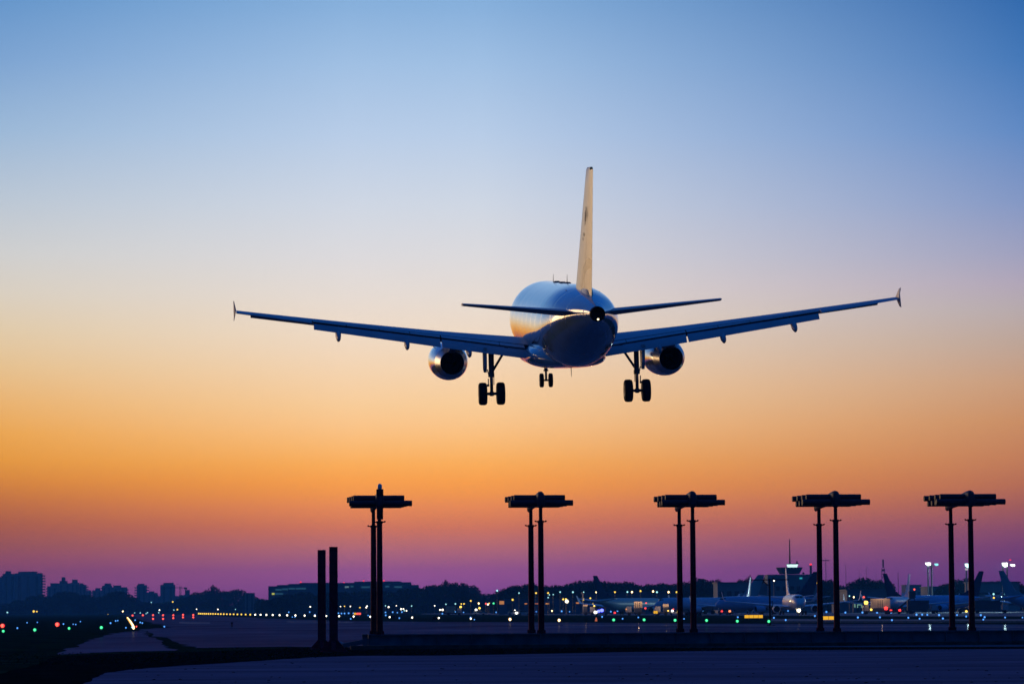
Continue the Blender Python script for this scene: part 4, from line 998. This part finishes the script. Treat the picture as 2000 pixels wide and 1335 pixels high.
car(1885, 950, 'dark car with a yellow headlamp behind the rightmost antenna post', 0, M_vdk, ((.2, .6, emit('lamp_amber', (1, .62, .08), 3.0), .3),))
# boarding stairs at the nose of the long blue airliner
q = ray(1768, 1190); t = empty('boarding_stairs', (q.x / q.y * 985, 985, 0)); tag(t, 'dark boarding stairs at the nose of the long blue airliner', 'stairs')
b = MB(); b.loft([[(-3.2, y_, .6), (-2.4, y_, .6), (1.6, y_, 4.0), (2.6, y_, 4.0), (2.6, y_, 4.3), (1.3, y_, 4.3)] for y_ in (-.7, .7)]); b.build('flight', M_vdk, t)
b = MB(); b.box((1.9, 0, 5.2), (1.8, 1.5, 1.8)); b.build('canopy', M_vdk, t); b = MB(); b.box((0, 0, .6), (5, 1.8, .5)); b.build('chassis', M_vdk, t); wheels(t, (-1.7, 1.7), .9, .4)

# ------------------------------------------------------------------ lamps
def lens(name, c, s, core, cs):
    mt = emit(name, c, s); t = mt.node_tree; p = t.nodes['Principled BSDF']
    g = t.nodes.new('ShaderNodeNewGeometry'); sp = t.nodes.new('ShaderNodeSeparateXYZ'); t.links.new(g.outputs['Normal'], sp.inputs[0])
    mr = t.nodes.new('ShaderNodeMapRange'); mr.interpolation_type = 'SMOOTHSTEP'; mr.inputs[1].default_value = -.55; mr.inputs[2].default_value = -.95
    t.links.new(sp.outputs[1], mr.inputs[0])
    mx = t.nodes.new('ShaderNodeMix'); mx.data_type = 'RGBA'; t.links.new(mr.outputs[0], mx.inputs[0])
    mx.inputs[6].default_value = tuple(v * s for v in c) + (1,); mx.inputs[7].default_value = tuple(v * cs for v in core) + (1,)
    t.links.new(mx.outputs[2], p.inputs['Emission Color']); p.inputs['Emission Strength'].default_value = 1.0
    return mt
WHITE, AMBER, YEL = lens('lamp_w', (1, .80, .45), 1.2, (1, .95, .82), 5), lens('lamp_a', (1, .42, .03), 1.2, (1, .80, .40), 6), lens('lamp_y', (1, .50, .01), 1.0, (1, .70, .08), 2.2)
BLUE, CYAN, GREEN, RED = lens('lamp_b', (.0, .12, .9), .8, (.12, .45, 1), 1.5), lens('lamp_c', (.10, .60, .75), .8, (.5, 1, 1), 1.6), lens('lamp_g', (0, .8, .22), .9, (.10, 1, .40), 1.8), lens('lamp_r', (1, .01, .005), 1.1, (1, .12, .07), 2.4)
LAMP = {}
def lamp(name, p, r, m_, label, cat, group=None, pole=None):
    """an elevated ground lamp: stem with a lens, or a street lamp on a pole"""
    key = (name, m_.name, pole is not None)
    if key not in LAMP:
        b = MB(); b.ball((0, 0, 0), 1.0, 10, (1, 1, 1), 0)
        if pole is None: b.lathe([(-1.7, .55), (-1.6, .35), (-.8, .35)], (0, 0, 0), (0, 0, 1), 8, mi=1)
        o = b.build(name, [m_, M_vdk], None, True, 40); LAMP[key] = o
    else:
        o = LAMP[key].copy(); COL.objects.link(o)
    o.scale = (r, r, r); o.location = p
    if pole is not None:
        t = empty('street_lamp', (p.x, p.y + r * .6, 0)); b = MB(); b.tube((0, 0, 0), (0, 0, p.z), max(.10, r * .14), n=6); b.build('pole', M_vdk, t)
        o.name = 'lamp_head'; o.parent = t; o.location = (0, -r * .6, p.z); tag(t, label, cat, group); return t
    return tag(o, label, cat, group)
def gl(px, py, rpx, m_, label, group=None, z=.35, name='ground_lamp', cat='lamp'):
    p = ground(px, py, z); return lamp(name, p, rpx * p.y / F_PX, m_, label, cat, group)
def al(px, py, rpx, m_, label, D, group=None, name='street_lamp'):
    p = at(px, py, D); return lamp(name, p, rpx * .9 * D / F_PX, m_, label, 'street lamp', group, pole=1)
# runway edge lamps: two rows running down the runway, 54 m apart on the right
pR = ground(1092, 1210.2, .45)
for k in range(38):
    p = pR + RW * (54.0 * k); f = p.y
    r = (3.1 if k < 2 else 1.9) * f / F_PX * (1.0 if k < 20 else .92)
    lamp('runway_edge_lamp', p, r, AMBER if k < 2 else (WHITE if k < 19 else YEL), 'yellow-white lamp in the right-hand row along the runway edge', 'lamp', 'right row of runway edge lamps')
pL = ground(261, 1225.5, .3)
for k in range(46):
    p = pL + RW * (13.0 * k) + RP * (.05 * k ** .5)
    lamp('runway_edge_lamp', p, (2.6 - .02 * k) * p.y / F_PX, AMBER, 'amber lamp in the close-set bright row at the left edge of the runway', 'lamp', 'bright left row of runway edge lamps')
gl(258, 1224, 1.8, CYAN, 'cyan lamp at the near end of the bright amber row'); gl(266.5, 1222.5, 1.7, RED, 'small red lamp beside the near end of the bright amber row')
# threshold bars
for px, py in ((1198.5, 1209.5), (1258, 1209.3), (1318.5, 1210.2), (1380, 1210.5), (1440, 1212.0), (1501.5, 1212.5)):
    gl(px, py, 3.0, GREEN, 'green threshold lamp in the row right of the runway', 'green lamps right of the runway', .5)
for px, py, r in ((6.5, 1231.5, 2.9), (68, 1229, 3.3), (135, 1226, 2.8), (198, 1224.5, 3.3)):
    gl(px, py, r, GREEN, 'green threshold lamp in the grass left of the runway', 'green lamps left of the runway', .5)
gl(5, 1221, 4.6, RED, 'red approach lamp at the left edge of the picture'); gl(112, 1218.5, 4.6, RED, 'bright red approach lamp in the grass left of the runway')
# red lamps across the far runway end, some with a reflection below
for px, ys in ((259, (1201,)), (279, (1200.5,)), (299, (1200.3, 1207.5)), (318.5, (1200.5, 1207.5)), (338.5, (1200.5, 1206)), (357.5, (1199.5, 1204.5)), (377.5, (1200, 1204.5))):
    for j, y_ in enumerate(ys):
        p = at(px, y_, 1500 - 3 * (px - 259)) if j == 0 else ground(px, y_, .3)  # lower dot is the lamp's reflection, built as a second glowing ball
        if j == 0: p.z = max(p.z, .3)
        lamp('end_lamp_or_reflection', p, 2.1 * p.y / F_PX, RED, 'red lamp or its built reflection in the row across the far runway end', 'lamp', 'red lamps at the far runway end')
# blue taxiway lamps
BL = [(34, 1225.5, 2), (124, 1217.5, 1.8), (143, 1218, 1.3), (216, 1215.8, 2.0), (226, 1211.5, 1.7), (230, 1211, 1.5), (246, 1224.8, 1.7), (264, 1210, 1.6), (274, 1214.5, 1.7), (278, 1215.6, 1.7), (321, 1222.6, 1.9), (53, 1215, 1.4), (73, 1214.3, 1.4), (148, 1218.5, 1.5), (157, 1212.8, 1.3),
      (564, 1194.5, 1.6), (571, 1204, 1.3), (576, 1204, 1.2), (604.8, 1194.2, 1.6), (615, 1199.5, 1.4), (661, 1196.5, 1.7), (667, 1197, 1.7), (673, 1197, 1.8), (681, 1196.5, 1.9), (690, 1196.5, 1.4), (753, 1195, 1.7), (767, 1194.5, 1.8), (776, 1195.5, 1.5), (785, 1194.2, 1.8), (753.5, 1200.5, 1.8), (780, 1206, 1.7), (685, 1207.5, 1.6), (719, 1201, 1.4), (725, 1207, 1.3),
      (864, 1197.5, 1.8), (889, 1193.8, 1.6), (905.5, 1194.8, 1.4), (929.5, 1197.3, 1.7), (940.5, 1194.5, 1.4), (969, 1194.7, 1.6), (1008, 1197, 1.6), (1047.5, 1193.5, 1.8), (1097, 1192.7, 2.0), (1112.5, 1193.5, 1.4), (919, 1205, 1.6), (926.5, 1209, 1.4), (1054.5, 1204, 1.8),
      (1153, 1195, 1.7), (1193, 1193.4, 1.9), (1206, 1192, 2.0), (1226, 1194.5, 1.8), (1253, 1194, 1.8), (1287, 1194.5, 1.6), (1303, 1193, 1.5), (1320.5, 1192.7, 1.8), (1176, 1203.5, 1.9), (1216, 1207.3, 1.8), (1246.7, 1204.7, 1.7), (1336, 1207.5, 1.6), (1372.5, 1191.5, 1.9), (1392, 1195, 2.0), (1430, 1195, 1.9), (1441, 1204.3, 1.9),
      (1511.5, 1205.5, 2.0), (1534.5, 1209.8, 2.1), (1539, 1192, 1.7), (1588, 1193.2, 2.4), (1591.5, 1201.8, 2.0), (1614, 1194, 2.3), (1635, 1194.3, 1.6), (1651, 1195.2, 2.2), (1675.5, 1204.8, 2.2), (1684.3, 1195.1, 2.3), (1713, 1195.2, 2.4), (1718.5, 1204.5, 2.0), (1740, 1195.3, 2.3), (1742, 1210, 2.1), (1774, 1205.3, 2.0), (1790, 1199.3, 2.5), (1796, 1207.2, 1.9), (1801, 1199.2, 2.2), (1811, 1199.6, 2.0),
      (1834, 1200, 2.4), (1841.5, 1206.8, 2.2), (1869, 1200, 2.0), (1887, 1202.8, 2.0), (1915.5, 1200.2, 2.3), (1923, 1204.2, 2.2), (1920.5, 1208.8, 2.0), (1963, 1204.8, 1.8), (1997, 1205, 1.6)]
for px, py, r in BL:
    z = .35
    if py < yh(px) + 5.5: p = at(px, py, 1250); p.z = max(p.z, .3); lamp('taxiway_lamp', p, r * p.y / F_PX, BLUE, 'small blue taxiway lamp far out toward the apron', 'lamp', 'blue taxiway lamps')
    else: gl(px, py, r, BLUE, 'small blue taxiway lamp low over the grass' if px > 520 else 'small blue taxiway lamp left of the red columns', 'blue taxiway lamps' if px > 520 else 'blue lamps left of the columns', z, 'taxiway_lamp')
# single far lamps low on the field, and reflections built as lamps
for px, py, r, m_ in ((14.5, 1195, 2.0, CYAN), (66, 1193, 2.8, YEL), (72, 1193.3, 1.8, YEL), (211, 1200, 1.9, YEL), (178, 1201, 2.0, YEL), (240, 1193, 2.0, AMBER), (311.5, 1190.5, 1.7, WHITE), (339.5, 1190.3, 1.5, CYAN), (346.5, 1189.5, 2.0, YEL), (384, 1188.6, 1.5, WHITE), (425.5, 1189, 1.6, WHITE), (460, 1189, 1.2, CYAN), (263, 1196, 1.3, CYAN), (274, 1196, 1.5, CYAN), (285.5, 1197.5, 1.3, CYAN), (288, 1195.5, 1.4, CYAN), (310, 1195.5, 1.4, CYAN),
                      (487, 1189, 1.4, CYAN), (491.5, 1184.5, 2.0, RED), (500.5, 1185.8, 1.4, WHITE), (504.5, 1187.5, 1.6, WHITE), (515, 1186.7, 1.6, YEL), (521.5, 1186.7, 1.6, YEL), (529, 1186.7, 1.5, WHITE), (512, 1191, 1.4, RED), (528, 1190.5, 1.6, RED), (538, 1190, 1.5, YEL), (547, 1195, 2.0, AMBER), (606, 1184, 1.7, WHITE),
                      (665, 1183.5, 1.2, WHITE), (673, 1183, 1.5, YEL), (684.5, 1183.2, 1.5, WHITE), (703, 1185.6, 1.7, YEL), (715.5, 1185.3, 1.9, WHITE), (717, 1182.5, 1.4, WHITE), (753, 1182, 1.4, CYAN), (759, 1184.5, 2.1, WHITE), (774, 1182, 1.2, WHITE), (783.5, 1188.5, 2.2, WHITE), (788, 1188.3, 1.8, WHITE), (790, 1191.6, 1.5, CYAN), (794, 1191.6, 1.6, WHITE), (804, 1182.5, 1.6, CYAN), (849, 1182, 1.4, WHITE), (859.5, 1190, 1.9, WHITE), (864.3, 1190, 2.6, WHITE),
                      (871, 1179, 1.6, CYAN), (889.5, 1178.3, 1.8, CYAN), (882, 1188, 1.4, YEL), (901, 1178.4, 1.6, YEL), (906.3, 1178.3, 1.8, YEL), (949, 1178, 2.0, RED), (953, 1179.5, 2.0, WHITE), (955.5, 1177.2, 1.6, YEL), (964, 1177.4, 2.4, GREEN), (1005.5, 1191.3, 2.0, WHITE), (1052.5, 1190.5, 1.9, WHITE), (1053, 1191, 1.4, WHITE), (1078, 1192, 1.9, AMBER), (1105.7, 1166, 0, WHITE)):
    if r: al(px, py, r, m_, {'lamp_w': 'small white street lamp', 'lamp_y': 'small yellow street lamp', 'lamp_a': 'small amber street lamp', 'lamp_c': 'small cyan street lamp', 'lamp_r': 'small red lamp on a pole', 'lamp_g': 'green lamp on a pole'}[m_.name] + (' at the foot of the far left wood' if px < 550 else ' at the foot of the middle wood'), 2850 if px < 550 else (1850 if px < 870 else 1300), 'far street lamps below the wood')
for px, py, r, m_ in ((295.5, 1175.3, 1.5, CYAN), (337.5, 1174.3, 1.8, YEL), (506, 1174.3, 1.9, YEL), (520, 1174.2, 2.0, YEL)):
    al(px, py, r, m_, 'lone street lamp standing out against the dark far left wood', 2800, 'lamps against the far left wood')
for px, py, r, m_ in ((971, 1152.6, 2.4, CYAN), (1013.7, 1157.2, 1.7, CYAN), (1047, 1157.2, 2.1, YEL), (1070.5, 1157.1, 2.0, YEL), (1073, 1160.5, 1.5, CYAN), (1080.5, 1160.3, 1.4, CYAN), (1070.5, 1166, 1.5, CYAN), (1094, 1155.3, 1.9, CYAN), (1119, 1155.5, 2.2, CYAN), (1140, 1155.4, 1.6, CYAN), (1165, 1155.5, 2.4, AMBER), (1201, 1155.4, 2.1, YEL), (1225.3, 1155.1, 2.2, CYAN), (1234.3, 1155.4, 2.3, AMBER), (1251, 1153.3, 2.2, YEL), (1275.6, 1154, 2.4, AMBER), (1283, 1155.4, 2.3, CYAN), (1305.8, 1155.4, 2.5, AMBER), (1321.4, 1155.4, 2.1, YEL),
                      (919.5, 1172.5, 2.0, YEL), (1001.2, 1170.3, 2.5, YEL), (1100, 1169.5, 2.2, YEL), (1105.3, 1169, 2.2, YEL), (1107, 1173.5, 4.4, WHITE), (1139.8, 1169.7, 2.2, YEL), (1153, 1167.3, 2.0, YEL), (935, 1177.5, 2.2, AMBER), (1158, 1178.8, 1.7, YEL), (1171.5, 1175.5, 1.7, YEL), (1181, 1170.5, 2.0, CYAN), (1183.5, 1173.8, 3.0, AMBER), (1218, 1173, 1.5, CYAN),
                      (1371.7, 1173.7, 2.1, WHITE), (1410.5, 1168.2, 2.2, CYAN), (1511.8, 1133.2, 1.8, WHITE), (1596.6, 1137.7, 2.0, YEL), (1659, 1163, 1.8, CYAN), (1667.5, 1165.3, 2.0, AMBER), (1940.5, 1159.3, 2.6, CYAN), (1964, 1158.8, 3.2, CYAN), (1941, 1166.5, 2.3, YEL), (1998, 1170, 2.0, YEL), (1158, 1189, 2.6, WHITE), (1772, 1167.8, 2.0, YEL)):
    al(px, py, r, m_, {'lamp_w': 'white', 'lamp_y': 'yellow', 'lamp_a': 'warm amber', 'lamp_c': 'pale cyan'}[m_.name] + ' apron street lamp ' + ('left of the parked airliners' if px < 1150 else 'above the teal and pale blue airliners' if px < 1340 else 'among the right-hand airliners'), 1225 if px < 1340 else 1120, 'apron street lamps')
al(1785.8, 1150.2, 2.4, RED, 'red warning lamp right of the thin fin', 990); al(1687, 1165.3, 2.6, RED, 'red lamp at the right wingtip of the taxiing airliner', 905)
# lit panels on the low sheds and doorways
for px, py, w_, h_, c_, D in ((980, 1176, 9, 6.5, S(200, 130, 60), 1300), (1027, 1178, 5, 2, S(215, 130, 50), 1290), (1048, 1178, 5.5, 2, S(205, 110, 50), 1290), (1069, 1178, 6.5, 2.2, S(225, 150, 60), 1290), (1128, 1176.6, 6, 2.4, S(225, 140, 60), 1290), (1669, 1182, 4, 7, S(110, 150, 125), 1190), (1679, 1180, 9, 2, S(110, 160, 140), 1190), (1675, 1183, 2, 6, S(110, 160, 140), 1190), (1683, 1183, 2, 6, S(110, 160, 140), 1190)):
    p = at(px, py, D); k = D / F_PX; t = empty('lit_kiosk', (p.x, D, 0)); tag(t, 'small lit booth on the apron edge' if px < 1200 else 'greenish lit doorway frame right of the taxiing airliner', 'booth', 'lit booths along the apron')
    MB().box((0, .9, (p.z + h_ * k / 2) / 2 + .1), (w_ * k + .4, 1.6, p.z + h_ * k / 2 + .2)).build('wall', M_hang, t)
    MB().box((0, .05, p.z), (w_ * k, .16, h_ * k)).build('lit_panel', emit('panel_%d' % px, c_, .9), t)
# nose lamps of the taxiing plane
T0 = PJ[0][0]
for z_, m_, r_ in ((1.15, emit('landing_lamp', (1, .85, .55), 12), .46), (1.85, WHITE, .20)):
    b = MB(); b.ball((0, -3.6, z_), r_); b.build('nose_lamp', m_, T0, True)
b = MB(); b.ball((1.9, -6.0, GZ + .2), .18); b.build('side_lamp', AMBER, T0, True)

# ------------------------------------------------------------------ field furniture
M_sgn = emit('sign_yellow', S(250, 185, 20), 1.0)
def sign(px, py, w_px, h_px, D, n, label, m2=None):
    p = at(px, py, D); k = D / F_PX; t = empty('runway_sign', (p.x, D, 0)); tag(t, label, 'sign')
    w_, h = w_px * k, h_px * k
    b = MB(); b.box((0, .10, p.z), (w_ + .08, .16, h + .08)); b.build('cabinet', M_vdk, t)
    for i in range(n):
        MB().box((-w_ / 2 + w_ * (i + .5) / n, .0, p.z), (w_ / n * .93, .05, h * .94)).build('panel', (m2 if (m2 and i > 0) else M_sgn), t)
    for i in range(2): MB().tube(((-.3 + .6 * i) * w_, .1, 0), ((-.3 + .6 * i) * w_, .1, p.z - h / 2), .04, n=8).build('leg', M_vdk, t)
sign(1472, 1203, 36, 6.2, 560, 4, 'wide yellow lit sign of four panels left of the crossarm pole')
sign(1613, 1206, 33, 7.4, 520, 3, 'yellow lit sign of three panels behind the fourth antenna posts')
sign(1280.5, 1194.6, 8, 5.5, 760, 2, 'small yellow lit sign in front of the pale blue airliner')
sign(698, 1197.6, 14, 4, 980, 3, 'small lit sign, yellow at left and red at right, behind the leftmost antenna', emit('sign_red', (1, .10, .06), 1.6))
def pole():
    g = ground(1504, 1221); k = g.y / F_PX; t = empty('utility_pole', g); tag(t, 'black pole with a wide crossarm and coiled cable', 'pole')
    H = at(1505, 1129, g.y).z
    MB().lathe([(0, .13), (.04, .13), (.05, .095), (H, .085)], (0, 0, 0), (0, 0, 1), 12).build('shaft', M_blk, t, True)
    b = MB(); b.box((.05, 0, H - .12), (73 * k, .10, .09)); b.box((.4, 0, H + .02), (.2, .12, .12)); b.build('crossarm', M_blk, t)
    b = MB(); b.path([(-.65, 0, H - .1), (-.55, 0, H - .3), (-.12, 0, H - .68)], .05, 8); b.build('brace', M_blk, t)
    b = MB(); b.path([(.1, -.05, H * .50), (.26, -.05, H * .52), (.30, -.05, H * .46), (.22, -.05, H * .40), (.12, -.05, H * .36), (.26, -.05, H * .33), (.32, -.05, H * .27), (.25, -.05, H * .23), (.1, -.05, H * .24)], .035); b.build('cable', M_blk, t)
    b = MB()
    for q in range(3): a_ = q * 2.1; b.box((math.cos(a_) * .25, math.sin(a_) * .25, .04), (.5, .1, .06), M=Matrix.Rotation(a_, 3, 'Z'))
    b.build('foot', M_blk, t)
pole()
g = ground(453, 1223.5); t = empty('marker_post', g); tag(t, 'small black marker post on the runway shoulder', 'post')
MB().lathe([(0, .09), (.03, .09), (.04, .06), (.34, .06)], (0, 0, 0), (0, 0, 1), 10).build('stem', M_blk, t, True); MB().ball((0, 0, .43), .13, 12, (1, 1, .85)).build('head', M_blk, t, True)
def ebox(px, py, w_, h_, D, label):
    d = ray(px, 1190); k = D / F_PX; t = empty('equipment_box', (d.x / d.y * D, D, 0)); tag(t, label, 'box'); zt = max(.5, at(px, py - h_ / 2, D).z)
    MB().box((0, .4, zt / 2 + .08), (w_ * k, .8, zt - .1)).build('cabinet', M_blk, t); MB().box((0, .4, zt + .06), (w_ * k + .12, .95, .06)).build('lid', M_blk, t)
    for sx in (-1, 1): MB().box((sx * w_ * k * .4, .4, .06), (.12, .6, .13)).build('foot', M_blk, t)
ebox(768, 1204.5, 8, 5, 720, 'black equipment box in the grass right of the leftmost antenna')
ebox(850, 1207.5, 9.5, 7, 600, 'larger black equipment box in the grass between the first two antennas')
ebox(1354, 1197, 32, 3.5, 850, 'long low black barrier between the posts of the third antenna')
g = ground(1164.5, 1212.5); t = empty('marker_cone', g); tag(t, 'small orange cone in the grass left of the green lamps', 'cone')
MB().lathe([(0.02, .18), (.55, .05)], (0, 0, 0), (0, 0, 1), 10).build('body', emit('cone_orange_glow', (1, .22, .05), .5), t, True); MB().box((0, 0, .012), (.45, .45, .025)).build('foot', M_blk, t)  # body given emission so the cone glows, though it is no lamp
# most lights reflected in the runway come from the lamps themselves (the asphalt is slightly glossy)
# stones on the service road
def stones():
    rr = random.Random(21); b = MB()
    for k in range(150):
        px, py = rr.uniform(240, 2000), rr.uniform(1292, 1334); p = ground(px, py, .018); s = rr.uniform(.012, .05)
        b.ball(p, s, 6, (1, 1.1, .55))
    tag(b.build('gravel', M_soil, None, False), 'scattered small dark stones on the service road', 'gravel', kind='stuff')
stones()

# ------------------------------------------------------------------ the air: thin blue dusk haze over the field
hz = MB(); hz.box((0, 3340, 41.5), (6200, 7500, 85)); hz = hz.build('haze', [])
hm = bpy.data.materials.new('haze_air'); hm.use_nodes = True; t_ = hm.node_tree
for n_ in list(t_.nodes):
    if n_.type == 'BSDF_PRINCIPLED': t_.nodes.remove(n_)
pv = t_.nodes.new('ShaderNodeVolumePrincipled'); pv.inputs['Color'].default_value = (.10, .55, 1.0, 1); pv.inputs['Density'].default_value = HAZE; pv.inputs['Anisotropy'].default_value = 0.0
t_.links.new(pv.outputs[0], [n_ for n_ in t_.nodes if n_.type == 'OUTPUT_MATERIAL'][0].inputs['Volume'])
hz.data.materials.append(hm); tag(hz, kind='stuff'); hz['label'] = 'thin blue dusk haze over the airfield'; hz['category'] = 'haze'
